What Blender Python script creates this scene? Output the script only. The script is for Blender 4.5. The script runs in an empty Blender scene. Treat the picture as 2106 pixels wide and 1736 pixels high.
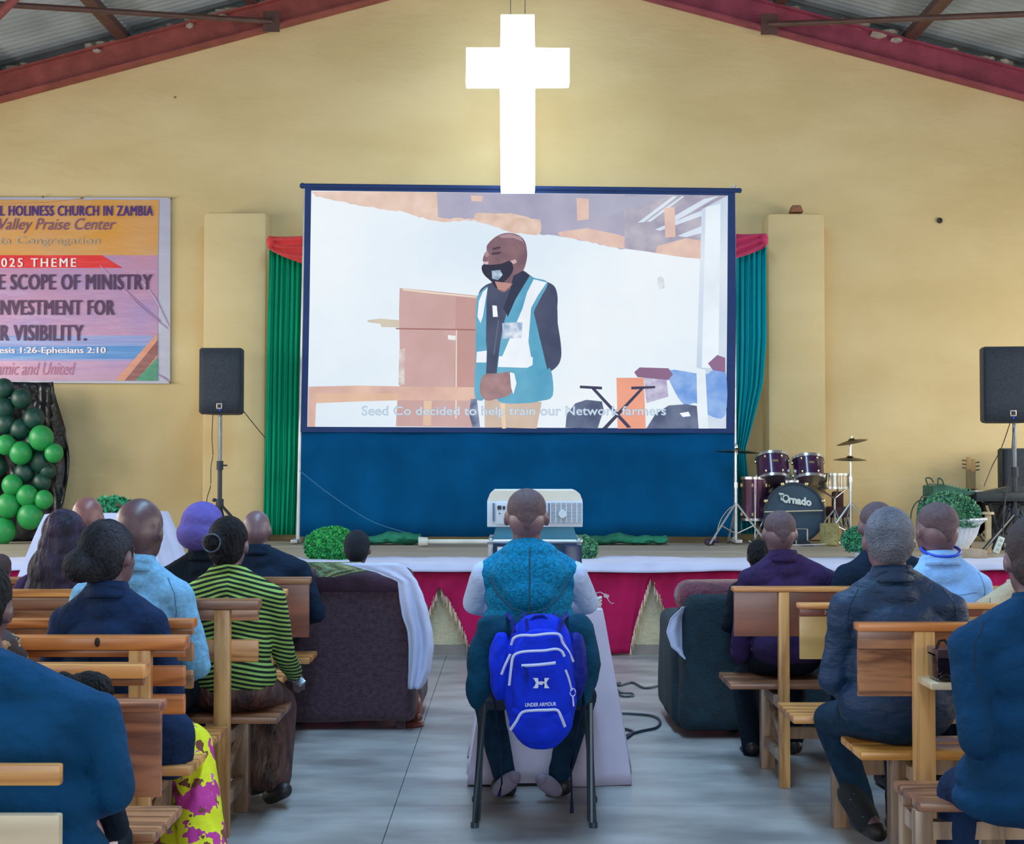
import bpy, bmesh, math, random
from mathutils import Vector, Matrix, Euler, noise as mnoise
random.seed(7)
C = bpy.context.scene
COL = C.collection
PI = math.pi
R = math.radians

# ------------------------------------------------------------------ camera, world, lights, exposure
CAMH, F, YH = 1.37, 2925.0, 955.0
PITCH = math.atan((YH - 868.0) / F)
cd = bpy.data.cameras.new('camera'); cam = bpy.data.objects.new('camera', cd); COL.objects.link(cam)
cd.sensor_width = 36; cd.lens = F * 36 / 2106; cd.clip_end = 200; cd.clip_start = 0.05
cam.location = (0, 0, CAMH); cam.rotation_euler = (PI / 2 + PITCH, 0, 0)
C.camera = cam
C.view_settings.view_transform = 'Standard'; C.view_settings.look = 'None'
C.view_settings.gamma = 1; C.view_settings.use_curve_mapping = False
C.view_settings.exposure = 0.0
w = bpy.data.worlds.new('world'); C.world = w; w.use_nodes = True
w.node_tree.nodes['Background'].inputs[0].default_value = (0.62, 0.78, 1.0, 1)
w.node_tree.nodes['Background'].inputs[1].default_value = 0.8
def area(name, loc, rot, sx, sy, power, col):
    l = bpy.data.lights.new(name, 'AREA'); l.shape = 'RECTANGLE'; l.size = sx; l.size_y = sy
    l.energy = power; l.color = col
    o = bpy.data.objects.new(name, l); COL.objects.link(o); o.location = loc; o.rotation_euler = rot
    return o
WIN_Y = (0.2, 4.0, 7.8, 11.4)
for wy in WIN_Y:   # daylight coming in at the side windows
    area('window_daylight', (-7.05, wy, 2.35), (0, R(-72), 0), 1.5, 2.0, 135, (1.0, 0.95, 0.88))
    area('window_daylight', (7.05, wy, 2.35), (0, R(72), 0), 1.5, 2.0, 112, (1.0, 0.95, 0.88))
area('doorway_daylight', (0, -5.6, 1.9), (R(90), 0, 0), 5.0, 2.6, 330, (0.85, 0.92, 1.0))
area('aisle_fill', (0, 5.2, 6.1), (0, 0, 0), 0.9, 7.5, 500, (0.42, 0.72, 1.0))   # added overhead fill to brighten the aisle; the roof has no opening here

def P(px, py, d):
    cx, cy = (px - 1053) / F, (868 - py) / F
    y = math.cos(PITCH) - cy * math.sin(PITCH); z = math.sin(PITCH) + cy * math.cos(PITCH)
    k = d / y
    return Vector((cx * k, d, CAMH + z * k))

# ------------------------------------------------------------------ materials
MATS = {}
def srgb(h):
    return tuple(((c / 255) / 12.92 if c <= 10 else (((c / 255) + .055) / 1.055) ** 2.4) for c in h)
def mat(name, col, rough=.6, metal=0., var=.12, scale=6, bump=0., bscale=40, stretch=(1, 1, 1), spec=.5, emit=0, col2=None, detail=4, sheen=0, mixpos=(.35, .65), coat=0, randv=0):
    if name in MATS: return MATS[name]
    m = bpy.data.materials.new(name); m.use_nodes = True; MATS[name] = m
    nt = m.node_tree; N = nt.nodes; L = nt.links; b = N['Principled BSDF']
    c = srgb(col) if max(col) > 1.5 else col
    c2 = (srgb(col2) if max(col2) > 1.5 else col2) if col2 else tuple(x * (1 + var) for x in c)
    c1 = c if col2 else tuple(x * (1 - var) for x in c)
    tc = N.new('ShaderNodeTexCoord'); mp = N.new('ShaderNodeMapping'); mp.inputs['Scale'].default_value = stretch
    L.new(tc.outputs['Object'], mp.inputs[0])
    n = N.new('ShaderNodeTexNoise'); n.inputs['Scale'].default_value = scale; n.inputs['Detail'].default_value = detail
    L.new(mp.outputs[0], n.inputs[0])
    r = N.new('ShaderNodeValToRGB'); r.color_ramp.elements[0].position = mixpos[0]; r.color_ramp.elements[1].position = mixpos[1]
    r.color_ramp.elements[0].color = (*c1, 1); r.color_ramp.elements[1].color = (*c2, 1)
    L.new(n.outputs[0], r.inputs[0])
    out = r.outputs[0]
    if randv:
        oi = N.new('ShaderNodeObjectInfo'); mr = N.new('ShaderNodeMapRange')
        mr.inputs[3].default_value = 1 - randv; mr.inputs[4].default_value = 1 + randv
        L.new(oi.outputs['Random'], mr.inputs[0])
        h = N.new('ShaderNodeHueSaturation'); L.new(mr.outputs[0], h.inputs['Value']); L.new(out, h.inputs['Color']); out = h.outputs[0]
    L.new(out, b.inputs['Base Color'])
    b.inputs['Roughness'].default_value = rough; b.inputs['Metallic'].default_value = metal
    b.inputs['Specular IOR Level'].default_value = spec
    if sheen: b.inputs['Sheen Weight'].default_value = sheen
    if coat: b.inputs['Coat Weight'].default_value = coat
    if emit:
        L.new(out, b.inputs['Emission Color']); b.inputs['Emission Strength'].default_value = emit
    if bump:
        n2 = N.new('ShaderNodeTexNoise'); n2.inputs['Scale'].default_value = bscale; n2.inputs['Detail'].default_value = 3
        L.new(mp.outputs[0], n2.inputs[0])
        bp = N.new('ShaderNodeBump'); bp.inputs['Strength'].default_value = min(1, bump * 2); bp.inputs['Distance'].default_value = bump * .05
        L.new(n2.outputs[0], bp.inputs['Height']); L.new(bp.outputs[0], b.inputs['Normal'])
    return m
def wood(name, dark, light, rough=.38, along='x', ring=9):
    if name in MATS: return MATS[name]
    m = bpy.data.materials.new(name); m.use_nodes = True; MATS[name] = m
    nt = m.node_tree; N = nt.nodes; L = nt.links; b = N['Principled BSDF']
    tc = N.new('ShaderNodeTexCoord'); mp = N.new('ShaderNodeMapping')
    mp.inputs['Scale'].default_value = (.55, 6, 6) if along == 'x' else (6, 6, .5)
    L.new(tc.outputs['Object'], mp.inputs[0])
    oi = N.new('ShaderNodeObjectInfo'); vm = N.new('ShaderNodeVectorMath'); vm.operation = 'SCALE'; vm.inputs[3].default_value = 13
    cb = N.new('ShaderNodeCombineXYZ')
    for i in range(3): L.new(oi.outputs['Random'], cb.inputs[i])
    L.new(cb.outputs[0], vm.inputs[0]); L.new(vm.outputs[0], mp.inputs['Location'])
    n = N.new('ShaderNodeTexNoise'); n.inputs['Scale'].default_value = 1.6; n.inputs['Detail'].default_value = 5; n.inputs['Distortion'].default_value = .5
    L.new(mp.outputs[0], n.inputs[0])
    mm = N.new('ShaderNodeMath'); mm.operation = 'MULTIPLY'; mm.inputs[1].default_value = ring; L.new(n.outputs[0], mm.inputs[0])
    fr = N.new('ShaderNodeMath'); fr.operation = 'PINGPONG'; fr.inputs[1].default_value = 1; L.new(mm.outputs[0], fr.inputs[0])
    r = N.new('ShaderNodeValToRGB'); r.color_ramp.elements[0].color = (*srgb(dark), 1); r.color_ramp.elements[1].color = (*srgb(light), 1)
    r.color_ramp.elements[0].position = .0; r.color_ramp.elements[1].position = .75
    L.new(fr.outputs[0], r.inputs[0])
    mr = N.new('ShaderNodeMapRange'); mr.inputs[3].default_value = .82; mr.inputs[4].default_value = 1.15; L.new(oi.outputs['Random'], mr.inputs[0])
    h = N.new('ShaderNodeHueSaturation'); L.new(mr.outputs[0], h.inputs['Value']); L.new(r.outputs[0], h.inputs['Color'])
    L.new(h.outputs[0], b.inputs['Base Color']); b.inputs['Roughness'].default_value = rough
    b.inputs['Coat Weight'].default_value = .25; b.inputs['Coat Roughness'].default_value = .2
    return m

# ------------------------------------------------------------------ object helpers
ORG = {}
def thing(name, label, cat, loc=(0, 0, 0), group=None):
    o = bpy.data.objects.new(name, None); COL.objects.link(o); o.location = loc; o.empty_display_size = .1
    o['label'] = label; o['category'] = cat
    if group: o['group'] = group
    ORG[o.name] = Vector(loc)
    return o
def tag(o, label=None, cat=None, group=None, kind=None):
    if label: o['label'] = label
    if cat: o['category'] = cat
    if group: o['group'] = group
    if kind: o['kind'] = kind
    return o
def link(name, me, m, parent=None, org=None, smooth=True):
    """me is in world coordinates; re-expressed about the thing's own base"""
    o = bpy.data.objects.new(name, me); COL.objects.link(o)
    if parent is not None:
        g = ORG[parent.name]; o.parent = parent; ORG[o.name] = g
        me.transform(Matrix.Translation(-g))
    else:
        if org is None:
            n = len(me.vertices)
            if n:
                xs = [v.co for v in me.vertices]
                org = Vector((sum(c.x for c in xs) / n, sum(c.y for c in xs) / n, min(c.z for c in xs)))
            else: org = Vector((0, 0, 0))
        org = Vector(org)
        me.transform(Matrix.Translation(-org)); o.location = org; ORG[o.name] = org
    if m: me.materials.clear(); me.materials.append(m)
    if smooth:
        for p in me.polygons: p.use_smooth = True
        try: me.set_sharp_from_angle(angle=R(38))
        except Exception: pass
    me.update()
    return o
class MB:
    def __init__(s): s.b = bmesh.new()
    def add(s, fn, M): 
        r = fn(s.b); bmesh.ops.transform(s.b, matrix=M, verts=r['verts']); return r
    def box(s, c, d, rot=None, bev=0, top=None):
        M = Matrix.Translation(c) @ (rot.to_4x4() if rot is not None else Matrix()) @ Matrix.Diagonal((*d, 1))
        r = bmesh.ops.create_cube(s.b, size=1); vs = r['verts']
        if top:
            for v in vs:
                if v.co.z > 0: v.co.x *= top[0]; v.co.y *= top[1]
        bmesh.ops.transform(s.b, matrix=M, verts=vs)
        if bev:
            es = list({e for v in vs for e in v.link_edges})
            bmesh.ops.bevel(s.b, geom=es, offset=bev, segments=2, affect='EDGES', profile=.6)
        return s
    def bb(s, x0, x1, y0, y1, z0, z1, bev=0):
        return s.box(((x0 + x1) / 2, (y0 + y1) / 2, (z0 + z1) / 2), (abs(x1 - x0), abs(y1 - y0), abs(z1 - z0)), bev=bev)
    def cyl(s, p0, p1, r0, r1=None, seg=12, caps=True):
        p0, p1 = Vector(p0), Vector(p1); v = p1 - p0; L = v.length
        if L < 1e-6: return s
        q = Vector((0, 0, 1)).rotation_difference(v).to_matrix().to_4x4()
        r = bmesh.ops.create_cone(s.b, cap_ends=caps, segments=seg, radius1=r0, radius2=r0 if r1 is None else r1, depth=L)
        bmesh.ops.transform(s.b, matrix=Matrix.Translation((p0 + p1) / 2) @ q, verts=r['verts']); return s
    def sph(s, c, r, sub=2, rot=None):
        if not hasattr(r, '__len__'): r = (r, r, r)
        q = bmesh.ops.create_icosphere(s.b, subdivisions=sub, radius=1)
        bmesh.ops.transform(s.b, matrix=Matrix.Translation(c) @ (rot.to_4x4() if rot is not None else Matrix()) @ Matrix.Diagonal((*r, 1)), verts=q['verts']); return s
    def cap(s, p0, p1, r0, r1, seg=12):
        s.cyl(p0, p1, r0, r1, seg); s.sph(p0, r0); s.sph(p1, r1); return s
    def tube(s, pts, r, seg=8, closed=False):
        pts = [Vector(p) for p in pts]; n = len(pts); rings = []
        up = Vector((0.03, 0.02, 1))
        for i, p in enumerate(pts):
            if closed: t = pts[(i + 1) % n] - pts[i - 1]
            else: t = pts[min(i + 1, n - 1)] - pts[max(i - 1, 0)]
            t.normalize()
            a = t.cross(up)
            if a.length < .05: a = t.cross(Vector((1, 0, .1)))
            a.normalize(); b2 = t.cross(a)
            rr = r[i] if hasattr(r, '__len__') else r
            rings.append([s.b.verts.new(p + (a * math.cos(2 * PI * k / seg) + b2 * math.sin(2 * PI * k / seg)) * rr) for k in range(seg)])
        for i in range(n if closed else n - 1):
            A, B = rings[i], rings[(i + 1) % n]
            for k in range(seg): s.b.faces.new((A[k], A[(k + 1) % seg], B[(k + 1) % seg], B[k]))
        if not closed:
            s.b.faces.new(rings[0][::-1]); s.b.faces.new(rings[-1])
        return s
    def lathe(s, prof, c, seg=24, M=None, flute=0, nf=12):
        rings = []; c = Vector(c); vs = []
        for (r, z) in prof:
            ring = []
            for k in range(seg):
                a = 2 * PI * k / seg; rr = r * (1 + flute * abs(math.sin(nf * a / 2)))
                v = s.b.verts.new((rr * math.cos(a), rr * math.sin(a), z)); ring.append(v); vs.append(v)
            rings.append(ring)
        for A, B in zip(rings, rings[1:]):
            for k in range(seg): s.b.faces.new((A[k], A[(k + 1) % seg], B[(k + 1) % seg], B[k]))
        if prof[0][0] > 1e-5: s.b.faces.new(rings[0][::-1])
        if prof[-1][0] > 1e-5: s.b.faces.new(rings[-1])
        bmesh.ops.transform(s.b, matrix=Matrix.Translation(c) @ (M.to_4x4() if M is not None else Matrix()), verts=vs)
        return s
    def prism(s, pts, off):
        """pts: 3-D polygon, thickened by vector off"""
        A = [s.b.verts.new(p) for p in pts]; B = [s.b.verts.new(Vector(p) + Vector(off)) for p in pts]
        n = len(A); s.b.faces.new(A); s.b.faces.new(B[::-1])
        for i in range(n): s.b.faces.new((A[i], B[i], B[(i + 1) % n], A[(i + 1) % n]))
        return s
    def grid(s, fn, nu, nv, closed=False):
        G = [[s.b.verts.new(fn(i / nu, j / nv)) for j in range(nv + 1)] for i in range(nu if closed else nu + 1)]
        for i in range(nu):
            a, b2 = G[i], G[(i + 1) % len(G)]
            for j in range(nv): s.b.faces.new((a[j], b2[j], b2[j + 1], a[j + 1]))
        return s
    def mesh(s, name='m'):
        bmesh.ops.recalc_face_normals(s.b, faces=s.b.faces[:])
        me = bpy.data.meshes.new(name); s.b.to_mesh(me); s.b.free(); return me
    def build(s, name, m, parent=None, smooth=True, thick=0, label=None, kind=None):
        o = link(name, s.mesh(name), m, parent, smooth=smooth)
        if thick:
            md = o.modifiers.new('thick', 'SOLIDIFY'); md.thickness = thick; md.offset = 0
        if label: o['label'] = label
        if kind: o['kind'] = kind
        return o
def text_mesh(st, bold=0, shear=0, ext=.0, space=1.0):
    cu = bpy.data.curves.new('t', 'FONT'); cu.body = st; cu.offset = bold; cu.shear = shear; cu.extrude = ext; cu.space_character = space
    cu.resolution_u = 3
    o = bpy.data.objects.new('t', cu); COL.objects.link(o)
    dg = bpy.context.evaluated_depsgraph_get(); dg.update()
    me = bpy.data.meshes.new_from_object(o.evaluated_get(dg)); bpy.data.objects.remove(o); bpy.data.curves.remove(cu)
    return me
def text_px(st, p0, p1, m, parent, bold=0, shear=0, name='lettering', fwd=(0, -1, 0), skew=0, space=1.0, up=None):
    """fit the lettering into the world-space rectangle p0 (lower left) - p1 (upper right) facing -Y"""
    me = text_mesh(st, bold, shear, space=space)
    xs = [v.co.x for v in me.vertices]; ys = [v.co.y for v in me.vertices]
    x0, x1, y0, y1 = min(xs), max(xs), min(ys), max(ys)
    for v in me.vertices:
        u, t = (v.co.x - x0) / (x1 - x0), (v.co.y - y0) / (y1 - y0)
        v.co = Vector((p0.x + u * (p1.x - p0.x), p0.y + t * (p1.y - p0.y), p0.z + t * (p1.z - p0.z) + u * skew))
    return link(name, me, m, parent, smooth=False)

# ================================================================== THE ROOM
WALLD, WX, BACKY, SD, SH = 13.7, 7.3, -5.8, 10.28, .65
M_wall = mat('yellow_plaster', (202, 180, 130), .8, col2=(213, 193, 146), scale=1.1, bump=.3, bscale=2.2, stretch=(.7, 1, 1.4), detail=6)
nt = M_wall.node_tree   # a second, finer trowel relief and small scuffs
n3 = nt.nodes.new('ShaderNodeTexNoise'); n3.inputs['Scale'].default_value = 5; n3.inputs['Detail'].default_value = 4; n3.inputs['Distortion'].default_value = .6
mp = [n for n in nt.nodes if n.type == 'MAPPING'][0]; nt.links.new(mp.outputs[0], n3.inputs[0])
bp1 = [n for n in nt.nodes if n.type == 'BUMP'][0]; bp2 = nt.nodes.new('ShaderNodeBump'); bp2.inputs['Strength'].default_value = .35; bp2.inputs['Distance'].default_value = .02
nt.links.new(n3.outputs[0], bp2.inputs['Height']); nt.links.new(bp1.outputs[0], bp2.inputs['Normal']); nt.links.new(bp2.outputs[0], nt.nodes['Principled BSDF'].inputs['Normal'])
bp1.inputs['Distance'].default_value = .03
M_red = mat('red_oxide_paint', (142, 70, 66), .6, var=.2, scale=5, bump=.2, bscale=60)
M_red_flare = mat('red_oxide_flare_tint', (142, 60, 82), .6, var=.2, scale=5, bump=.2, bscale=60)  # same red oxide paint, with the magenta lens flare put into its colour
M_purlin = mat('brown_steel', (88, 60, 55), .5, var=.2)
M_roof = mat('galvanised_sheet', (150, 160, 166), .5, metal=.2, var=.2, scale=1.5, bump=.1, bscale=20)
M_floor = mat('floor_concrete', (118, 116, 118), .40, col2=(160, 158, 158), scale=2.6, stretch=(.8, 1.6, 1), bump=.12, bscale=7, detail=10, spec=.9)
M_joint = mat('joint', (100, 102, 106), .8)
M_plaster = mat('pale_mortar', (170, 160, 150), .9, bump=.4, bscale=20)
RIDX, = (.04,); RIDZ = P(1062, -69, WALLD).z; SL = .268
def roofz(x): return RIDZ - SL * abs(x - RIDX)

b = MB(); b.bb(-WX - .3, WX + .3, BACKY - .3, WALLD + .3, -.3, -.012); fl = tag(b.build('floor', M_joint), kind='structure')
n = 6; xs = [-7.3 + 14.6 * i / n for i in range(n + 1)]
xs = [-7.3, -4.9, -2.5, -.47, 1.95, 4.4, 7.3]; ys = [-5.8, -3.6, -1.4, .9, 3.3, 5.75, 8.0, 10.3]
for i in range(len(xs) - 1):
    for j in range(len(ys) - 1):
        b = MB(); b.bb(xs[i] + .0015, xs[i + 1] - .0015, ys[j] + .0015, ys[j + 1] - .0015, -.012, 0); b.build('slab', M_floor, fl)
# gable wall
b = MB(); b.prism([(-WX, WALLD, 0), (WX, WALLD, 0), (WX, WALLD, roofz(WX) + .3), (RIDX, WALLD, RIDZ + .3), (-WX, WALLD, roofz(-WX) + .3)], (0, .25, 0))
gw = tag(b.build('wall_front', M_wall, smooth=False), kind='structure')
b = MB(); b.bb(-WX, WX, BACKY - .2, BACKY, 0, roofz(WX) + .2, 0)
b.prism([(-WX, BACKY, roofz(WX)), (WX, BACKY, roofz(WX)), (RIDX, BACKY, RIDZ + .3)], (0, -.2, 0)); tag(b.build('wall_back', M_wall, smooth=False), kind='structure')
for s, nm in ((-1, 'wall_left'), (1, 'wall_right')):
    b = MB(); top = roofz(WX) + .3; x0, x1 = s * WX, s * (WX + .2)
    b.bb(x0, x1, BACKY, WALLD, 0, 1.35); b.bb(x0, x1, BACKY, WALLD, 3.35, top)
    edges = [BACKY] + [e for wy in WIN_Y for e in (wy - .75, wy + .75)] + [WALLD]
    for a, c in zip(edges[::2], edges[1::2]): b.bb(x0, x1, a, c, 1.35, 3.35)
    tag(b.build(nm, M_wall, smooth=False), kind='structure')
M_wf = mat('window_steel', (120, 70, 60), .6)
M_glass = mat('window_pane', (225, 235, 245), .1, spec=.6); M_glass.node_tree.nodes['Principled BSDF'].inputs['Transmission Weight'].default_value = 1
k = 1
for s in (-1, 1):
    for wy in WIN_Y:
        b = MB(); x = s * (WX + .1)
        for yy in (wy - .75, wy - .25, wy + .25, wy + .75): b.bb(x - .02, x + .02, yy - .02, yy + .02, 1.35, 3.35)
        for zz in (1.35, 2.0, 2.7, 3.35): b.bb(x - .02, x + .02, wy - .75, wy + .75, zz - .02, zz + .02)
        wn = tag(b.build('window_%d' % k, M_wf), kind='structure'); k += 1
        b = MB(); b.bb(x - .004, x + .004, wy - .74, wy + .74, 1.36, 3.34); b.build('pane', M_glass, wn)
# roof: corrugated sheets as parts of the ceiling, on purlins, on red rafters
b = MB(); ridge_cap = [(-.3 + RIDX, RIDZ + .40), (RIDX, RIDZ + .5), (.3 + RIDX, RIDZ + .40)]
b.prism([(ridge_cap[0][0], BACKY, ridge_cap[0][1]), (ridge_cap[1][0], BACKY, ridge_cap[1][1]), (ridge_cap[2][0], BACKY, ridge_cap[2][1]), (ridge_cap[1][0], BACKY, ridge_cap[1][1] - .03)], (0, WALLD - BACKY + .3, 0))
ceil = tag(b.build('ceiling', M_roof, smooth=False), kind='structure')
pitch = .105; sw = .84
ny = int((WALLD + .3 - BACKY) / sw) + 1
for s in (-1, 1):
    for i in range(ny):
        y0 = BACKY + i * sw
        b = MB()
        def fn(u, v, y0=y0, s=s):
            y = y0 + u * (sw + .05); x = RIDX + s * (v * (WX + .35))
            return Vector((x, y, RIDZ - SL * v * (WX + .35) + .385 + .013 * math.cos(2 * PI * y / pitch) + (.004 if i % 2 else 0)))
        b.grid(fn, 64, 1); b.build('roof_sheet', M_roof, ceil)
PURX = (.25, 1.27, 2.52, 3.77, 5.03, 6.3)
pk = 1
for s in (-1, 1):
    for px in PURX:
        x = RIDX + s * px; z = roofz(x) + .30
        b = MB(); q = Matrix.Rotation(s * math.atan(SL), 3, 'Y')
        b.box((x, (BACKY + WALLD) / 2, z), (.055, WALLD - BACKY + .2, .10), rot=q)
        b.box((x + s * .02, (BACKY + WALLD) / 2, z - .045), (.09, WALLD - BACKY + .2, .012), rot=q)
        tag(b.build('trim_%d' % pk, M_purlin, smooth=False), kind='structure', label='brown steel purlin under the roof sheets'); pk += 1
ang = math.atan(SL)
for ry in (WALLD - .09, 9.1, 4.4, -.3, -5.0):
    for s in (-1, 1):
        b = MB(); Lr = (WX + .2) / math.cos(ang)
        cx, cz = RIDX + s * (WX + .2) / 2, RIDZ - SL * (WX + .2) / 2 + .125
        q = Matrix.Rotation(s * ang, 3, 'Y')
        b.box((cx, ry, cz), (Lr, .02, .24), rot=q)
        up = q @ Vector((0, 0, 1))
        for t in (-.12, .12): b.box(Vector((cx, ry - .0, cz)) + up * t, (Lr, .15, .018), rot=q)
        if ry > 13: b.box(Vector((cx, ry + .05, cz)) - up * .0, (Lr, .03, .22), rot=q)
        o = tag(b.build('trim_%d' % pk, M_red if s < 0 else M_red_flare, smooth=False), kind='structure', label='red oxide steel rafter'); pk += 1
        if ry > 13:   # pale mortar lumps packed above the rafter at the wall head
            b = MB(); rnd = random.Random(5 + s)
            for i in range(70):
                t = rnd.uniform(1.3, 6.4); x = RIDX + s * t
                h = rnd.uniform(.01, .05)
                b.sph((x, ry + rnd.uniform(-.03, .05), roofz(x) + .262 + h * .5 + (rnd.random() < .12) * -.05), (rnd.uniform(.03, .11), .05, h), 1)
            b.build('mortar', M_plaster, o, kind='stuff')
for s in (-1, 1):   # wind bracing pipes
    A = (P(558, 44, 13.5) if s < 0 else P(1582, 50, 13.5)); B = P(0, 9, 11.8) if s < 0 else P(2106, 29, 11.8)
    E = A + (B - A) * 2.1
    b = MB(); b.cyl(A, E, .026); b.box(A, (.16, .02, .2))
    b.build('bracing_pipe', M_purlin)
for o in [o for o in bpy.data.objects if o.name.startswith('bracing_pipe')]:
    left = o.location.x < 0
    tag(o, 'thin brown steel bracing pipe under the roof at the %s of the picture' % ('left' if left else 'right'), 'pipe')
b = MB(); a = P(20, 8, 11.4); b.cyl((a.x + .36, 11.4, a.z + .37), (a.x - 3.2, 11.4, a.z - 3.3), .035); b.box((a.x + .33, 11.4, a.z + .36), (.2, .06, .1))
tag(b.build('roof_strut', M_red), 'red steel strut whose top shows in the top left corner under the roof', 'strut')
# pillars
def pillar(x0, x1, ytop, name, lab):
    a = P(x0, ytop, 13.38); c = P(x1, ytop, 13.38)
    b = MB(); b.bb(a.x, c.x, 13.38, WALLD + .02, SH, a.z, bev=.045)
    tag(b.build('trim_%d' % name, M_wall), kind='structure', label=lab)
pillar(418, 548, 436, 91, 'yellow plastered pilaster to the left of the screen')
pillar(1578, 1697, 438, 92, 'yellow plastered pilaster to the right of the screen')
b = MB(); a = P(1637, 438, 13.5)
b.box(a + Vector((0, 0, .035)), (.13, .11, .07), bev=.012, top=(.6, .8)); tag(b.build('stone', mat('stone', (150, 105, 75), .9, bump=.5)), 'small brown stone lying on top of the right pilaster', 'stone')
b = MB(); a = P(1932, 454, WALLD - .005); q = Matrix.Rotation(PI / 2, 3, 'X')
b.lathe([(.018, 0), (.026, .0), (.028, .012), (.02, .016), (.017, .004)], a, 20, q)
o = thing('wall_vent', 'small round dark hole with a pipe stub in the yellow wall at right', 'vent', a); b.build('rim', mat('dark_pipe', (60, 50, 45), .6), o)
b = MB(); b.lathe([(0, -.002), (.018, -.002), (.0, .004)], a, 16, q); b.build('hole', mat('black_hole', (12, 10, 10), .9), o)
rnd = random.Random(3)
b = MB(); a = P(360, 200, WALLD - .004); b.sph(a, (.012, .006, .012), 1); tag(b.build('nail', mat('rust', (130, 110, 60), .9)), 'small rusty nail head in the wall above the banner', 'nail')

# ================================================================== THE STAGE
M_stage = mat('stage_boards', (150, 140, 125), .5, col2=(176, 166, 150), scale=3, stretch=(.3, 7, 1), bump=.1)
M_cream = mat('cream_plaster', (185, 178, 150), .85, var=.12, scale=4, bump=.3)
b = MB(); b.bb(-WX, WX, SD + .02, WALLD, 0, SH - .03); st = tag(b.build('floor_stage', M_cream, smooth=False), kind='structure', label='raised cream plastered stage')
ORG['trim_93'] = ORG[st.name]; st.name = 'trim_93'
nb = 14
for i in range(nb):
    y0 = SD + (WALLD - SD) * i / nb; y1 = SD + (WALLD - SD) * (i + 1) / nb
    b = MB(); b.bb(-WX, WX, y0 + .004, y1 - .004, SH - .03, SH - (i % 3) * .0015); b.build('plank', M_stage, st)
M_skirting = mat('grey_skirting', (120, 115, 112), .7)
b = MB(); b.bb(-WX, WX, SD - .02, SD + .02, 0, .07); tag(b.build('baseboard_stage', M_skirting), kind='structure')
# white cloth along the lip
M_white = mat('white_cloth', (184, 194, 228), .8, var=.06, scale=4, bump=.15, bscale=14, sheen=.1)
def lip(x0, x1, seed):
    b = MB()
    def fn(u, v):
        x = x0 + u * (x1 - x0); w = mnoise.noise(Vector((x * 1.6, seed, 0))); w2 = mnoise.noise(Vector((x * 6, seed, v * 2)))
        if v < .6:
            t = v / .6; return Vector((x, SD + .62 - .695 * t + .05 * w * (1 - t), SH + .006 + .012 * abs(w2) + .02 * max(0, w)))
        t = (v - .6) / .4; return Vector((x, SD - .075 - .012 * t - .01 * w2, SH + .008 + .02 * max(0, w) - (.055 + .035 * w) * t))
    b.grid(fn, 240, 8); return b.build('stage_edge_cloth', M_white, thick=.004)
tag(lip(-4.9, 7.0, 2.2), 'long white cloth laid along the front edge of the stage', 'cloth')
# red swagged drape with fringed gaps
M_drape = mat('magenta_drape', (150, 16, 74), .75, var=.18, scale=3, bump=.2, bscale=30, spec=.15)
M_fringe = mat('fringe', (205, 185, 170), .9)
gaps = []   # centre px, left base, right base
for c, l, r, ap in ((905, 868, 968, 1203), (1335, 1292, 1388, 1190), (478, 430, 540, 1200), (1760, 1720, 1815, 1195), (80, 30, 140, 1200), (2190, 2140, 2250, 1195)):
    gaps.append((P(c, 0, SD).x, P(l, 0, SD).x, P(r, 0, SD).x, P(c, ap, SD).z))
gaps.sort()
def hem(x):
    z = .015
    for c, l, r, ap in gaps:
        if l < x < r:
            t = abs(x - c) / (abs((l if x < c else r) - c)); z = max(z, ap * (1 - t) ** .75 + .02 * t)
    return z
b = MB(); X0, X1 = -5.4, 6.6; NU = 900
def fn(u, v):
    x = X0 + u * (X1 - X0); h = hem(x); top = SH - .035; z = top + (h - top) * v
    a = .5 + .5 * v; 
    y = SD - .035 - .012 * a * math.sin(x * 22 + 2.3 * math.sin(x * 3.1) + v * 3) - .006 * math.sin(x * 57 + 5 * v + 2 * math.sin(x * 7)) - .012 * v
    return Vector((x, y, z))
b.grid(fn, NU, 14); dr = thing('stage_drape', 'magenta red drape gathered in swags along the stage front', 'drape', (.6, SD - .03, 0)); b.build('drape_cloth', M_drape, dr, thick=.003)
b = MB(); rnd = random.Random(2)
for c, l, r, ap in gaps:
    for i in range(90):
        s = rnd.choice((0, 1)); t = rnd.uniform(.05, 1); x = c + ((l if s else r) - c) * t; z = hem(x)
        ln = rnd.uniform(.03, .07); b.cyl((x, SD - .05, z + .02), (x + rnd.uniform(-.01, .01), SD - .052, max(.004, z - ln)), .0022, .001, 4)
b.build('fringe', M_fringe, dr, kind='stuff')

# ================================================================== THE SCREEN
D = 13.0
def S(zx, zy, k=0): return P(600 + zx * .4558, 360 + zy * .4558, D - .012 - k * .0006)
def em(name, col, strength=1., var=.05, scale=3, col2=None):
    if name in MATS: return MATS[name]
    m = mat(name, (5, 5, 5), .9, var=0, spec=.05); N = m.node_tree.nodes; L = m.node_tree.links; bb = N['Principled BSDF']
    for l in list(bb.inputs['Base Color'].links): L.remove(l)
    bb.inputs['Base Color'].default_value = (.02, .02, .02, 1)
    r = [n for n in N if n.type == 'VALTORGB'][0]; nn = [n for n in N if n.type == 'TEX_NOISE'][0]; nn.inputs['Scale'].default_value = scale
    c = srgb(col); c2 = srgb(col2) if col2 else tuple(x * (1 + var) for x in c); c1 = c if col2 else tuple(x * (1 - var) for x in c)
    r.color_ramp.elements[0].color = (*c1, 1); r.color_ramp.elements[1].color = (*c2, 1)
    L.new(r.outputs[0], bb.inputs['Emission Color']); bb.inputs['Emission Strength'].default_value = strength
    return m
M_navy = mat('navy_screen_border', (22, 52, 105), .8, var=.1)
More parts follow.
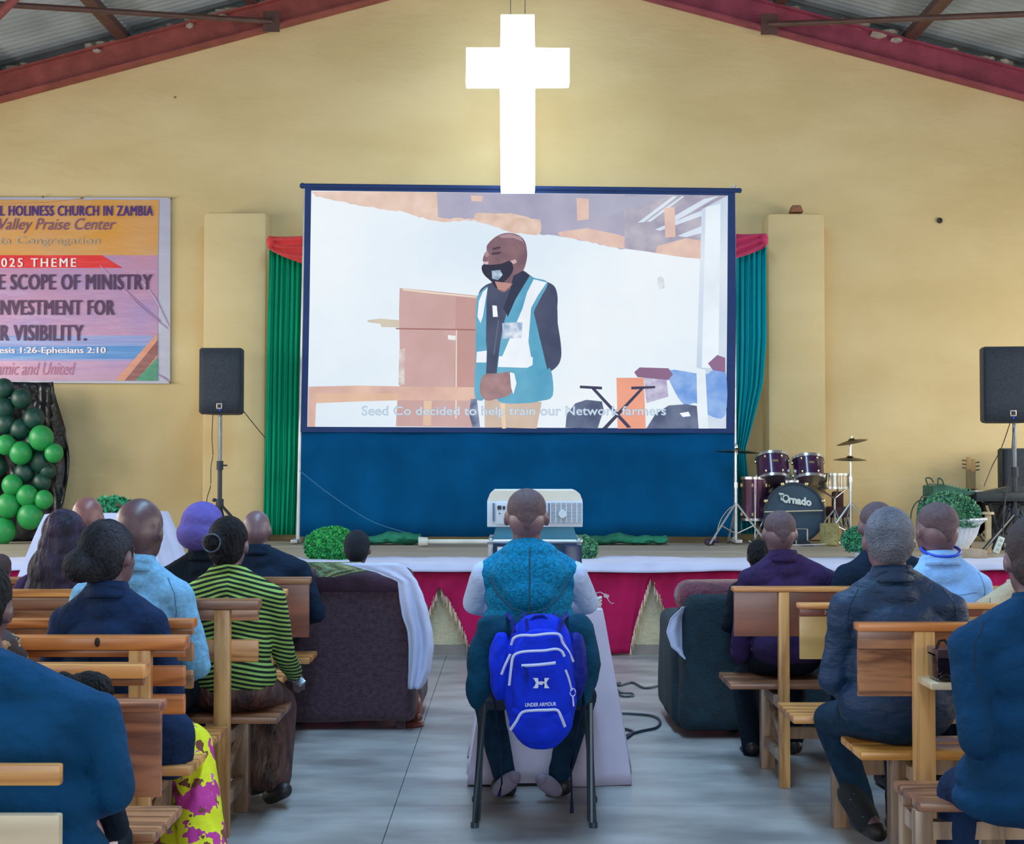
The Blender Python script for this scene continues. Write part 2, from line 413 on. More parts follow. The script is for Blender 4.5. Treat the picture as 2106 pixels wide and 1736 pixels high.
M_skirt = mat('glare_blue_skirt', (0, 74, 122), .95, spec=.1, var=.15, scale=2, bump=.1)  # black-navy cloth; the blue glare over it is mixed into its colour
sc = thing('projection_screen', 'large projection screen with navy border and black skirt showing a man in a teal vest', 'screen', P(1062, 1119, D))
def flat(pts, m, name='picture_patch', k=1, off=.0):
    if len(pts) > 8 and m.name not in ('p_roof', 'p_brick', 'p_door', 'p_bench', 'screen_white', 'p_column', 'p_reflect'):
        n_ = len(pts); q = []
        for i in range(n_):
            p0, p1, p2, p3 = pts[i - 1], pts[i], pts[(i + 1) % n_], pts[(i + 2) % n_]
            for t in (0, .25, .5, .75): q.append(tuple(.5 * (2 * p1[j] + (p2[j] - p0[j]) * t + (2 * p0[j] - 5 * p1[j] + 4 * p2[j] - p3[j]) * t * t + (3 * p1[j] - p0[j] - 3 * p2[j] + p3[j]) * t ** 3) for j in (0, 1)))
        pts = q
    if m.name in ('p_brick', 'p_brick2', 'p_roof', 'p_peel'):   # ragged edges
        rn = random.Random(len(pts)); q = []
        for i, p1 in enumerate(pts):
            p2 = pts[(i + 1) % len(pts)]; L_ = math.dist(p1, p2); nn_ = max(1, int(L_ / 16))
            for j in range(nn_): t = j / nn_; q.append((p1[0] + (p2[0] - p1[0]) * t, min(max(74 + 0 * t, p1[1] + (p2[1] - p1[1]) * t + (rn.uniform(-3.5, 3.5) if j and p1[1] > 100 else 0)), 1140)))
        pts = q
    b = MB(); vs = [b.b.verts.new(S(x, y, k)) for x, y in pts]; f = b.b.faces.new(vs)
    bmesh.ops.triangulate(b.b, faces=[f])
    me = bpy.data.meshes.new(name); b.b.to_mesh(me); b.b.free()
    o = link(name, me, m, sc, smooth=False)
    return o
# border as one frame with a fabric thickness
outer = [(60, 45), (2000, 65), (2006, 600), (1998, 1165), (40, 1160), (52, 600)]
inner = [(88, 70), (1968, 92), (1965, 600), (1960, 1144), (70, 1136), (80, 600)]
b = MB(); n = 6
A = [P(600 + x * .4558, 360 + y * .4558, D - .014) for x, y in outer]; B = [P(600 + x * .4558, 360 + y * .4558, D - .014) for x, y in inner]
va = [b.b.verts.new(p) for p in A]; vb = [b.b.verts.new(p) for p in B]; vc = [b.b.verts.new(p + Vector((0, .03, 0))) for p in A]; vd = [b.b.verts.new(p + Vector((0, .03, 0))) for p in B]
for i in range(n):
    j = (i + 1) % n
    b.b.faces.new((va[i], va[j], vb[j], vb[i])); b.b.faces.new((vc[i], vd[i], vd[j], vc[j])); b.b.faces.new((va[i], vc[i], vc[j], va[j])); b.b.faces.new((vb[i], vb[j], vd[j], vd[i]))
b.build('border', M_navy, sc, smooth=False)
pl = P(620, 375, D + .03); M_chrome = mat('chrome', (200, 205, 210), .25, metal=.9, var=.05)
M_pole = mat('pale_pole', (190, 195, 200), .35, metal=.4)
for x, xb in ((629, 613), (1509, 1511)):
    a, c = P(x, 382, D + .035), P(xb, 1108, D + .035); b = MB(); b.cyl(a, c, .02); b.box(c + Vector((0, 0, -.012)), (.06, .5, .03), bev=.005); b.build('pole', M_pole, sc)
a, c = P(622, 382, D - .01), P(1524, 392, D - .01); b = MB(); b.cyl(a, c, .022); b.sph(a, .03, 1); b.build('top_bar', M_navy, sc)
b = MB(); b.tube([P(1512, 391, D), P(1520, 389, D), P(1525, 393, D)], .012); b.build('hook', M_navy, sc)
flat(inner, em('screen_white', (218, 232, 244), 1.0, col2=(240, 246, 250), scale=.5), 'picture', 0)
E = em
flat([(88, 70), (500, 76), (850, 80), (1110, 84), (1110, 270), (1080, 268), (1040, 262), (1000, 262), (940, 240), (880, 222), (825, 205), (770, 205), (700, 212), (640, 205), (560, 185), (500, 165), (420, 156), (370, 145), (300, 138), (230, 120), (170, 108), (110, 98)], E('p_brick', (232, 206, 192), col2=(220, 190, 172), scale=6), k=1)
flat([(655, 78), (1500, 88), (1500, 335), (1440, 325), (1340, 300), (1260, 285), (1200, 275), (1120, 268), (1122, 205), (1000, 175), (900, 172), (835, 170), (828, 195), (700, 196), (660, 190)], E('p_roof', (158, 156, 182), col2=(180, 176, 196), scale=2), k=2)
flat([(1500, 88), (1968, 92), (1855, 130), (1850, 378), (1770, 372), (1600, 345), (1500, 332)], E('p_roof2', (150, 146, 170), col2=(196, 190, 200), scale=3), k=2)
flat([(1330, 108), (1550, 93), (1700, 94), (1420, 190), (1340, 200)], E('p_roof3', (172, 172, 192)), k=3)
for q in (((1560, 215), (1720, 96), (1740, 96), (1590, 212)), ((1600, 210), (1760, 96), (1772, 96), (1620, 210)), ((1700, 200), (1860, 108), (1930, 94), (1900, 110), (1720, 215)), ((1640, 245), (1850, 160), (1850, 185), (1660, 252)), ((1740, 275), (1850, 230), (1850, 262), (1780, 280))):
    flat(q, E('p_beam', (214, 226, 240)), k=4)
flat([(1850, 155), (1968, 92), (1960, 1144), (1870, 1144), (1866, 880), (1826, 880), (1848, 400)], E('p_column', (196, 212, 230), col2=(224, 232, 242), scale=1), k=3)
flat([(1868, 145), (1935, 130), (1925, 870), (1850, 870)], E('p_column2', (228, 238, 246)), k=4)
for q in (((808, 92), (862, 94), (858, 120), (812, 118)), ((1285, 103), (1340, 108), (1340, 200), (1288, 206)), ((1680, 148), (1728, 145), (1732, 280), (1686, 282)), ((1650, 320), (1780, 285), (1845, 296), (1845, 378), (1770, 372), (1640, 352)), ((1200, 258), (1330, 240), (1480, 270), (1502, 280), (1500, 332), (1440, 325), (1340, 300), (1210, 276))):
    flat(q, E('p_block', (218, 184, 174), col2=(230, 200, 184), scale=6), k=5)
flat([(835, 172), (905, 178), (960, 185), (1060, 196), (1120, 206), (1116, 268), (1040, 262), (1000, 262), (940, 240), (880, 222), (828, 205)], E('p_brick2', (228, 202, 186), col2=(214, 182, 166), scale=8), k=3)
# door, plank and bench in the picture
flat([(487, 510), (620, 522), (840, 545), (835, 1138), (470, 1134), (478, 980), (500, 905), (488, 820), (484, 620)], E('p_door', (206, 172, 170), col2=(198, 160, 156), scale=2), k=3)
flat([(740, 548), (842, 560), (838, 960), (735, 960)], E('p_door2', (192, 150, 146)), k=4)
flat([(470, 690), (850, 696), (850, 702), (470, 696)], E('p_dark', (160, 110, 104)), k=5)
flat([(500, 512), (640, 528), (835, 548), (835, 554), (640, 536), (500, 520)], E('p_trim', (232, 216, 196)), k=5)
flat([(740, 700), (746, 700), (744, 1100), (738, 1100)], E('p_trim', (220, 200, 180)), k=5)
flat([(704, 722), (740, 726), (738, 746), (706, 742)], E('p_screenwhite', (235, 238, 240)), k=6)
flat([(340, 655), (400, 648), (485, 655), (485, 688), (405, 686), (400, 672), (345, 664)], E('p_slab', (205, 196, 176)), k=4)
flat([(485, 790), (512, 782), (508, 945), (482, 948)], E('p_peel', (225, 220, 218), col2=(200, 170, 168), scale=12), k=5)
flat([(76, 955), (300, 950), (560, 955), (840, 958), (840, 1018), (500, 1016), (300, 1022), (110, 1030), (105, 1136), (72, 1136)], E('p_bench', (208, 168, 158), col2=(226, 190, 172), scale=3), k=6)
flat([(110, 985), (480, 985), (480, 1016), (300, 1022), (110, 1030)], E('p_bench2', (222, 184, 160)), k=7)
flat([(596, 1018), (632, 1018), (628, 1130), (592, 1130)], E('p_bench3', (224, 192, 166)), k=7)
# the man in the picture
E('p_black', (62, 70, 98), col2=(78, 84, 110), scale=4); PB = MATS['p_black']
flat([(870, 1010), (1128, 1024), (1105, 1144), (870, 1138)], E('p_khaki', (196, 176, 160), col2=(212, 190, 172)), k=8)
flat([(940, 1030), (950, 1144), (966, 1144), (962, 1030)], E('p_khaki2', (232, 206, 178)), k=9)
flat([(870, 500), (920, 480), (1000, 455), (1040, 430), (1090, 462), (1160, 485), (1190, 510), (1200, 560), (1197, 640), (1214, 760), (1214, 830), (1185, 875), (1110, 915), (1040, 950), (1010, 985), (960, 1010), (880, 1005), (846, 960), (835, 800), (834, 640), (842, 540)], PB, k=8)
teal = E('p_teal', (84, 158, 192), col2=(110, 178, 206), scale=3)
flat([(1060, 455), (1095, 465), (1155, 485), (1120, 560), (1092, 620), (1082, 700), (1092, 790), (1092, 850), (1060, 880), (1020, 900), (1010, 935), (1060, 920), (1130, 900), (1168, 875), (1178, 995), (1120, 1020), (1050, 1030), (935, 1022), (925, 940), (930, 840), (955, 680), (990, 560), (1020, 500)], teal, k=9)
flat([(885, 505), (850, 530), (833, 570), (830, 700), (834, 800), (825, 905), (828, 1004), (870, 1008), (876, 900), (880, 780), (862, 660), (868, 580)], teal, k=9)
hv = E('p_reflect', (236, 242, 250))
flat([(1092, 470), (1150, 485), (1110, 545), (1080, 600), (1072, 700), (1062, 818), (1088, 822), (1086, 858), (1062, 870), (930, 866), (935, 818), (1016, 818), (1030, 700), (1042, 600), (1062, 530)], hv, k=10)
flat([(884, 508), (862, 528), (844, 570), (838, 640), (852, 668), (862, 640), (864, 580)], hv, k=10)
flat([(835, 798), (880, 792), (878, 846), (832, 846)], hv, k=10)
flat([(950, 668), (1042, 664), (1036, 735), (952, 738)], E('p_badge', (150, 176, 206), col2=(226, 234, 244), scale=14), k=11)
flat([(905, 588), (925, 590), (930, 640), (908, 640)], hv, k=11)
flat([(930, 655), (936, 655), (915, 810), (909, 810)], E('p_btn', (96, 104, 130)), k=11)
skin = E('p_skin', (116, 88, 100), col2=(142, 108, 116), scale=5)
head = [(1060, 330), (1062, 370), (1050, 420), (1030, 450), (1000, 500), (955, 530), (925, 510), (905, 480), (870, 450), (858, 420), (870, 400), (862, 385), (868, 360), (882, 345), (880, 320), (905, 290), (940, 268), (985, 261), (1030, 275), (1052, 300)]
flat(head, skin, k=10)
flat([(862, 405), (900, 405), (945, 400), (985, 388), (1000, 420), (985, 455), (950, 490), (925, 512), (900, 480), (872, 455), (858, 430)], E('p_mask', (44, 42, 64)), k=11)
flat([(902, 432), (940, 428), (952, 450), (930, 475), (905, 468)], E('p_maskw', (196, 216, 232), col2=(120, 150, 176), scale=16), k=12)
flat([(985, 388), (1010, 380), (1016, 395), (1000, 402)], E('p_ear', (206, 170, 176)), k=12)
flat([(905, 330), (940, 322), (942, 330), (908, 338)], E('p_brow', (70, 52, 66)), k=12)
flat([(866, 392), (888, 390), (886, 404), (868, 402)], E('p_lip', (206, 180, 190)), k=12)
flat([(868, 352), (884, 344), (892, 362), (876, 372)], E('p_hi', (168, 136, 146)), k=12)
flat([(930, 275), (985, 264), (1035, 280), (1052, 320), (1040, 300), (1000, 284), (950, 284)], E('p_hi', (168, 136, 146)), k=12)
flat([(900, 352), (945, 346), (940, 356), (905, 360)], E('p_brow', (70, 52, 66)), k=12)
flat([(1000, 455), (1042, 432), (1075, 452), (1010, 560), (975, 640), (955, 600), (985, 520)], E('p_collar', (46, 52, 78)), k=12)
flat([(916, 480), (1000, 490), (960, 525), (930, 515)], E('p_neck', (186, 140, 132)), k=12)
flat([(850, 940), (870, 900), (930, 895), (990, 890), (1010, 930), (985, 990), (925, 1010), (880, 1018), (852, 990)], E('p_hands', (150, 118, 124), col2=(172, 138, 138), scale=8), k=11)
flat([(984, 890), (1004, 895), (1014, 940), (1000, 990), (990, 960)], hv, k=12)
flat([(808, 1012), (835, 1008), (850, 1138), (815, 1138), (800, 1080)], E('p_stick', (86, 96, 130), col2=(150, 160, 190), scale=8), k=12)
# things at the right of the picture
flat([(1465, 915), (1588, 915), (1598, 1144), (1470, 1144)], E('p_orange', (236, 162, 136)), k=6)
flat([(1588, 912), (1690, 912), (1700, 1000), (1600, 1030)], E('p_rail', (206, 204, 224), col2=(170, 160, 196), scale=10), k=5)
flat([(1545, 890), (1570, 868), (1700, 872), (1720, 900), (1700, 925), (1560, 912)], E('p_maroon', (140, 104, 138)), k=7)
flat([(1700, 880), (1860, 900), (1900, 880), (1958, 890), (1956, 1084), (1878, 1082), (1826, 1030), (1770, 1036), (1720, 960)], E('p_blue', (104, 150, 222), col2=(150, 184, 234), scale=6), k=6)
flat([(1826, 870), (1866, 880), (1880, 1144), (1832, 1144)], E('p_column2', (228, 238, 246)), k=7)
flat([(1878, 850), (1920, 812), (1956, 825), (1956, 890), (1900, 880)], E('p_maroon', (140, 104, 138)), k=7)
for dx in (0,):
    flat([(1235, 1140), (1240, 1080), (1280, 1030), (1330, 1014), (1400, 1022), (1408, 1060), (1380, 1144)], E('p_chair', (78, 88, 118), col2=(110, 122, 150), scale=5), k=8)
    flat([(1600, 1144), (1640, 1080), (1700, 1040), (1780, 1034), (1828, 1042), (1836, 1144)], E('p_chair', (78, 88, 118)), k=8)
    flat([(1750, 1075), (1790, 1068), (1800, 1088), (1765, 1092)], hv, k=9)
for q in (((1300, 950), (1400, 955), (1400, 968), (1300, 962)), ((1532, 955), (1640, 952), (1640, 962), (1532, 968)), ((1350, 962), (1368, 962), (1532, 1138), (1515, 1142)), ((1590, 962), (1574, 962), (1400, 1144), (1422, 1144))):
    flat(q, E('p_stand', (62, 62, 92)), k=9)
flat([(1650, 465), (1664, 456), (1680, 470), (1682, 512), (1658, 515), (1650, 495)], E('p_switch', (204, 212, 218), col2=(226, 230, 232), scale=10), k=5)
M_sub = em('p_subtitle', (150, 178, 204), 1.0); M_sub2 = em('p_subtitle_light', (206, 220, 232), 1.0)
text_px('Seed Co decided to help train our Network farmers', S(316, 1098, 16), S(1690, 1042, 16), M_sub, sc, bold=.022, name='lettering')
text_px('Seed Co decided to help train our Network farmers', S(319, 1095, 18), S(1687, 1045, 18), M_sub2, sc, bold=.0, name='lettering')
# navy skirt hanging below the screen
b = MB(); A0, A1, B0, B1 = P(619, 886, D), P(1511, 890, D), P(616, 1104, D), P(1508, 1104, D)
def fn(u, v):
    p = (A0.lerp(A1, u)).lerp(B0.lerp(B1, u), v); p.y = D + .01 + .018 * math.sin(u * 60) * v + .01 * math.sin(u * 23 + 2) ; return p
b.grid(fn, 220, 6); b.build('skirt', M_skirt, sc, thick=.004)
# ================================================================== THE CROSS
M_cross = mat('lit_cross', (255, 255, 255), .5, var=0); bb = M_cross.node_tree.nodes['Principled BSDF']
bb.inputs['Emission Color'].default_value = (.72, .88, 1, 1); bb.inputs['Emission Strength'].default_value = 4.5
for l in list(bb.inputs['Emission Color'].links): M_cross.node_tree.links.remove(l)
bb.inputs['Emission Color'].default_value = (.72, .88, 1, 1)
D2 = 12.6; b = MB()
v = [P(x, y, D2) for x, y in ((1030, 30), (1099, 30), (1100, 98), (1171, 99), (1171, 171), (1100, 172), (1100, 391), (1030, 391), (1028, 172), (958, 172), (959, 98), (1029, 98))]
b.prism(v, (0, .16, 0)); cr = thing('cross', 'large glowing white light box cross hanging above the screen', 'cross', P(1064, 391, D2)); b.build('light_box', M_cross, cr, smooth=False)
zt = RIDZ + .3; b = MB(); t = P(1080, 28, D2)
b.tube([t, t + Vector((0, .05, .06)), Vector((t.x, D2 + .1, zt))], .004, 6); b.cyl(P(1050, 30, D2) + Vector((0, .08, 0)), Vector((P(1050, 30, D2).x, D2 + .08, zt)), .004, seg=6); b.build('hanging_wire', mat('wire', (90, 90, 95), .5), cr)

# ================================================================== CURTAINS
M_green = mat('green_curtain', (2, 146, 106), .85, var=.1, scale=3, spec=.15, bump=.12)
M_teal = mat('teal_green_curtain', (0, 146, 160), .85, var=.1, scale=3, spec=.15, bump=.12)
M_swagr = mat('red_swag', (206, 52, 52), .7, var=.15, sheen=.2); M_swagp = mat('pink_swag', (186, 36, 92), .7, var=.15, sheen=.2)
def curtain(rows, m, folds, lab, sw, msw, lab2=None):
    """rows: (y_px, x_left, x_right)"""
    dd = 13.22; b = MB()
    def at(v):
        y = rows[0][0] + v * (rows[-1][0] - rows[0][0])
        for a, c in zip(rows, rows[1:]):
            if a[0] <= y <= c[0] + 1e-6:
                t = (y - a[0]) / (c[0] - a[0]); return y, a[1] + t * (c[1] - a[1]), a[2] + t * (c[2] - a[2])
        return rows[-1]
    def fn(u, v):
        y, x0, x1 = at(v); p = P(x0 + u * (x1 - x0), y, dd)
        p.y += .018 * math.sin(u * folds * 2 * PI + .8 * math.sin(v * 4)) + .007 * math.sin(u * folds * 4.7 * PI + 2); return p
    b.grid(fn, folds * 14, 24)
    c = thing('curtain', lab, 'curtain', P(rows[-1][1], rows[-1][0], dd)); b.build('curtain_panel', m, c, thick=.004)
    b = MB()
    def fs(u, v):
        x = sw[0] + u * (sw[1] - sw[0]); t = 1 - u if sw[3] > 0 else u
        lo = sw[2] + 10 + (sw[4] - 10) * (1 - t) ** .8 * 1.0 + 14 * t
        y = sw[2] + v * (lo - sw[2]); p = P(x, y, 13.12); p.y += .02 * math.sin(v * 18 + u * 4); return p
    b.grid(fs, 24, 24); b.sph(P(sw[0] + 4 if sw[3] > 0 else sw[1] - 4, sw[2] + 12, 13.12), (.035, .04, .06), 2)
    b.build('swag', msw, c, thick=.004); return c
curtain([(500, 554, 627), (640, 550, 626), (800, 547, 622), (950, 544, 620), (1100, 541, 612)], M_green, 7, 'green pleated curtain with red swag left of the screen', (552, 629, 486, 1, 58), M_swagr)
curtain([(495, 1508, 1576), (700, 1508, 1577), (790, 1508, 1570), (880, 1508, 1546), (925, 1508, 1533), (1000, 1508, 1540), (1098, 1505, 1556)], M_teal, 6, 'teal green curtain with pink swag right of the screen, tapering downwards', (1508, 1576, 481, -1, 52), M_swagp)

# ================================================================== BANNER
DB = WALLD - .03
bn = thing('banner', 'orange and purple printed vinyl church banner on the left of the wall', 'banner', P(175, 788, DB))
def bflat(pts, m, k, name='print'):
    b = MB(); f = b.b.faces.new([b.b.verts.new(P(x, y, DB - .0012 * k)) for x, y in pts]); bmesh.ops.triangulate(b.b, faces=[f])
    me = bpy.data.meshes.new(name); b.b.to_mesh(me); b.b.free(); return link(name, me, m, bn, smooth=False)
def vin(name, c, c2=None, sc_=1.5, st=(1, 1, 3)):
    return mat(name, c, .28, col2=c2 or tuple(min(255, x * 1.05) for x in c), scale=sc_, stretch=st, bump=.25, bscale=3)
b = MB(); b.prism([P(-330, 405, DB + .01), P(351, 407, DB + .01), P(350, 789, DB + .01), P(-330, 786, DB + .01)], (0, -.008, 0)); b.build('backing', vin('vinyl_white', (176, 178, 196)), bn, smooth=False)
bflat([(-330, 411), (327, 411), (325, 525), (-330, 525)], vin('vinyl_orange', (212, 152, 72), (206, 160, 112)), 2)
bflat([(-330, 525), (325, 525), (324, 783), (-330, 783)], vin('vinyl_pink', (190, 140, 168), (168, 140, 186), 1.2), 2)
bflat([(-330, 525), (210, 525), (252, 551), (-330, 551)], vin('vinyl_red', (216, 54, 58)), 3)
bflat([(-330, 690), (324, 690), (324, 742), (-330, 742)], vin('vinyl_blue_mix', (150, 150, 200), (128, 150, 205), 4, (.3, 1, 6)), 3)
bflat([(-330, 712), (300, 712), (276, 738), (-330, 738)], vin('vinyl_blue', (58, 128, 196), (90, 146, 204), 5, (.4, 1, 6)), 4)
bflat([(236, 783), (324, 685), (324, 783)], vin('vinyl_tan', (206, 142, 116)), 5)
bflat([(256, 783), (324, 700), (324, 730), (280, 783)], vin('vinyl_brown', (136, 82, 80)), 6)
bflat([(278, 783), (324, 735), (324, 783)], vin('vinyl_green', (48, 132, 102), (70, 150, 120), 6), 7)
DT = DB - .012
def bt(s, x0, y0, x1, y1, m=None, heavy=0, **k):
    k.pop('bold', 0)
    for j in range(3 if heavy else 1): text_px(s, P(x0 + j * heavy, y1, DT - .0006 * j), P(x1 - (2 - j) * heavy, y0, DT - .0006 * j), m, bn, **k)
ink = lambda n, c: mat(n, c, .5, var=.05)
bt('L HOLINESS CHURCH IN ZAMBIA', 0, 423, 315, 444, space=1.12, m= ink('ink_violet', (66, 34, 130)), heavy=.8)
bt('Valley Praise Center', -2, 449, 238, 480, ink('ink_purple', (118, 74, 120)), shear=.3, bold=.0)
bt('ata Congregation', -14, 487, 205, 507, ink('ink_pale', (176, 160, 142)), bold=.02)
bt('2025 THEME', -14, 531, 157, 549, ink('ink_white', (236, 224, 226)), heavy=.7, space=1.35)
bt('E SCOPE OF MINISTRY', -4, 564, 313, 596, ink('ink_dark', (76, 46, 84)), heavy=1.3, space=1.1)
bt('INVESTMENT FOR', -8, 617, 236, 648, MATS['ink_dark'], heavy=1.3, space=1.1)
bt('R VISIBILITY.', 0, 668, 178, 701, MATS['ink_dark'], heavy=1.3, space=1.1)
bt('esis 1:26-Ephesians 2:10', -2, 714, 218, 730, ink('ink_white', (236, 224, 226)), heavy=.7)
bt('amic and United', -8, 745, 154, 771, ink('ink_pink', (190, 120, 150)), shear=.3, bold=.01)
for q in ([(245, 588), (290, 632), (345, 676)], [(280, 560), (320, 615), (348, 672)], [(205, 545), (260, 600), (330, 660)], [(325, 770), (340, 778), (350, 787)], [(0, 420), (100, 418), (168, 409)]):
    b = MB(); b.tube([P(x, y, DB - .004) for x, y in q], [.003, .009, .003], 8); b.build('crease', MATS['vinyl_pink'] if q[0][1] > 500 else MATS['vinyl_orange'], bn)
for x, y in ((88, 405), (168, 407), (352, 408), (350, 787)):
    b = MB(); b.sph(P(x, y, DB - .01), .012, 1); b.build('nail_head', mat('rust', (130, 110, 60)), bn)

# ================================================================== BALLOONS
b = MB()
def fn(u, v):
    y = 786 + v * 330; xr = 112 + 22 * min(1, v * 3.2) - 8 * math.sin(v * 9) * (v > .3)
    x = -260 + u * (xr + 260); p = P(x, y, 13.3); p.y += .05 * math.sin(x * .06 + y * .02) + .02 * math.sin(x * .21); return p
b.grid(fn, 60, 30)
o = b.build('backdrop', mat('black_plastic', (16, 22, 26), .35, var=.2, bump=.4, bscale=6), None, thick=.004); tag(o, 'black plastic sheet hung behind the balloons at far left', 'backdrop')
M_bg = mat('green_balloon', (32, 142, 72), .42, var=.08); M_bd = mat('dark_green_balloon', (16, 62, 52), .45, var=.08)
gb = [(85, 901, 25), (43, 932, 23), (111, 932, 19), (12, 915, 20), (25, 998, 21), (56, 1020, 22), (90, 1028, 19), (17, 1040, 25), (62, 1062, 26), (6, 1092, 26)]
db_ = [(44, 820, 21), (70, 861, 22), (42, 884, 21), (84, 949, 23), (50, 973, 21), (86, 992, 19), (8, 799, 20), (8, 840, 22), (12, 872, 20), (-8, 958, 23), (70, 912, 20), (98, 968, 17)]
ORD = ['topmost', 'second', 'third', 'fourth', 'fifth', 'sixth', 'seventh', 'eighth', 'ninth', 'tenth', 'eleventh', 'lowest', 'lowest']
for i, (x, y, r) in enumerate(gb + db_):
    g = i < len(gb); c = P(x, y, 12.95 + (.0 if g else .1)); rr = r * 12.95 / F
    L_ = sorted(gb if g else db_, key=lambda t: t[1]); n_ = L_.index((x, y, r)); od = 'lowest' if n_ == len(L_) - 1 else ORD[n_]
    root = thing('balloon', ('bright green' if g else 'dark green') + ' balloon, %s of the %s ones counting down the cluster' % (od, 'bright' if g else 'dark'), 'balloon', c - Vector((0, 0, rr)), 'green balloons' if g else 'dark green balloons')
    b = MB(); b.sph((c.x, c.y, c.z), (rr, rr, rr * 1.08), 3); b.build('skin', M_bg if g else M_bd, root)
    b = MB(); b.cyl((c.x, c.y + rr, c.z - .01), (c.x, c.y + rr + .03, c.z - .01), .004, .012, 8); b.build('knot', M_bg if g else M_bd, root)

# ================================================================== SPEAKERS AND STANDS
M_blk = mat('black_cabinet', (34, 44, 56), .6, var=.15, bump=.1, bscale=90)
M_grille = mat('speaker_grille', (40, 50, 62), .7, var=.25, scale=60, bump=.3, bscale=160)
M_stand = mat('stand_metal', (50, 58, 66), .4, metal=.5)
M_logo = mat('badge_silver', (190, 190, 180), .3, metal=.5)
M_led = em('led_blue', (40, 60, 255), 1.6)
def speaker(x0, x1, y0, y1, d, lab, depth=.36, yaw=0, badge=True):
    a, c = P(x0, y0, d), P(x1, y1, d); cx = (a.x + c.x) / 2; w_, h_ = c.x - a.x, a.z - c.z
    root = thing('loudspeaker', lab, 'speaker', (cx, d + depth / 2, c.z)); q = Matrix.Rotation(R(yaw), 3, 'Z'); O = Vector((cx, d, c.z))
    b = MB(); pts = [(-.5, 0), (.5, 0), (.5, .4), (.3, 1), (-.3, 1), (-.5, .4)]
    b.prism([O + q @ Vector((x * w_, y * depth + .012, 0)) for x, y in pts], (0, 0, h_))
    bmesh.ops.bevel(b.b, geom=b.b.edges[:], offset=.012, segments=2, affect='EDGES'); b.build('cabinet', M_blk, root)
    b = MB()
    def fn(u, v): return O + q @ Vector(((u - .5) * w_ * .94, -.016 * (1 - (2 * u - 1) ** 2) + .006, (.02 + .96 * v) * h_))
    b.grid(fn, 10, 4); b.build('grille', M_grille, root, thick=.006)
    if badge:
        b = MB(); b.box(O + q @ Vector((0, -.016, h_ * .115)), (.05, .008, .05), rot=q, bev=.003); b.build('badge', M_logo, root)
        b = MB(); b.box(O + q @ Vector((0, -.021, h_ * .115)), (.036, .004, .03), rot=q, bev=.001); b.build('badge_mark', mat('badge_dark', (30, 30, 40), .4), root)
        b = MB(); b.sph(O + q @ Vector((0.002, -.016, h_ * .055)), .008, 1); b.build('indicator_lamp', M_led, root)
    for s in (-1, 1):
        b = MB(); b.box(O + q @ Vector((s * w_ * .38, .05, .002)), (.05, .05, .012), rot=q); b.build('rubber_foot', M_blk, root)
    return root
def tripod(px, ytop, d, base, hub, spread, lab, az=(-150, -30, 90)):
    t = P(px, ytop, d); x = t.x; root = thing('speaker_stand', lab, 'stand', (x, d, base))
    b = MB(); b.cyl((x, d, base + .06), (x, d, hub + .35), .02, seg=14); b.build('lower_tube', M_stand, root)
    b = MB(); b.cyl((x, d, hub + .3), (x, d, t.z + .04), .016, seg=14); b.build('upper_tube', mat('tube_grey', (105, 115, 125), .3, metal=.7), root)
    b = MB(); b.cyl((x, d, hub + .3), (x, d, hub + .38), .03); b.box((x + .04, d, hub + .34), (.05, .015, .015)); b.build('collar', M_blk, root)
    b = MB(); b.cyl((x, d, hub - .03), (x, d, hub + .04), .035); b.sph((x - .05, d, hub + .03), .02, 1); b.build('hub', M_blk, root)
    for a in az:
        e = Vector((x + spread * math.cos(R(a)), d + spread * math.sin(R(a)), base + .018)); h = Vector((x, d, hub))
        b = MB(); b.cyl(h, e, .014, seg=8); l = b.build('leg', M_stand, root)
        b = MB(); b.sph(e, .018, 1); b.build('rubber_foot', M_blk, l)
        b = MB(); b.cyl((x, d, base + .12), h.lerp(e, .6), .009, seg=6); b.build('brace', M_stand, root)
    return root
speaker(409, 495, 715, 851, 12.55, 'black loudspeaker on a tripod stand in front of the left pilaster')
tripod(453, 851, 12.75, SH, 1.02, .42, 'black tripod stand holding up the loudspeaker left of the green curtain')
speaker(2025, 2140, 712, 868, 11.6, 'large black loudspeaker raised at the right edge of the picture', depth=.4, yaw=-6)
tripod(2086, 868, 11.8, SH, P(2086, 1055, 11.8).z, .5, 'black tripod stand under the loudspeaker at the right edge', az=(-140, -40, 90))
speaker(2063, 2145, 922, 1040, 13.1, 'black floor monitor speaker standing behind the keyboard', depth=.35, badge=False)
for o in [o for o in bpy.data.objects if o.get('label', '').startswith('black floor monitor')]:
    a, c = P(2063, 1040, 13.1), P(2145, 1040, 13.1)
    b = MB(); b.bb(a.x, c.x, 13.12, 13.42, SH, a.z); b.build('lower_cabinet', M_blk, o)
# speaker cables
M_cable = mat('dark_cable', (40, 44, 50), .6); M_cabg = mat('green_black_cable', (20, 60, 50), .6)
def cable(pts, r, lab, m=M_cable, name='cable', grp=None):
    out = []; pts = [Vector(p) for p in pts]; n = len(pts)
    for i in range(n - 1):
        p0, p1, p2, p3 = pts[max(0, i - 1)], pts[i], pts[i + 1], pts[min(n - 1, i + 2)]
        for k in range(6):
            t = k / 6; out.append(.5 * ((2 * p1) + (-p0 + p2) * t + (2 * p0 - 5 * p1 + 4 * p2 - p3) * t * t + (-p0 + 3 * p1 - 3 * p2 + p3) * t ** 3))
    out.append(pts[-1]); b = MB(); b.tube(out, r, 6); o = b.build(name, m); tag(o, lab, 'cable', grp); return o
cable([P(438, 851, 12.9), P(436, 900, 12.9), P(438, 935, 12.88), P(434, 960, 12.9), P(433, 1000, 12.9), P(425, 1035, 12.9), P(430, 1119, 12.8)], .004, 'thin cable hanging down beside the left speaker stand')
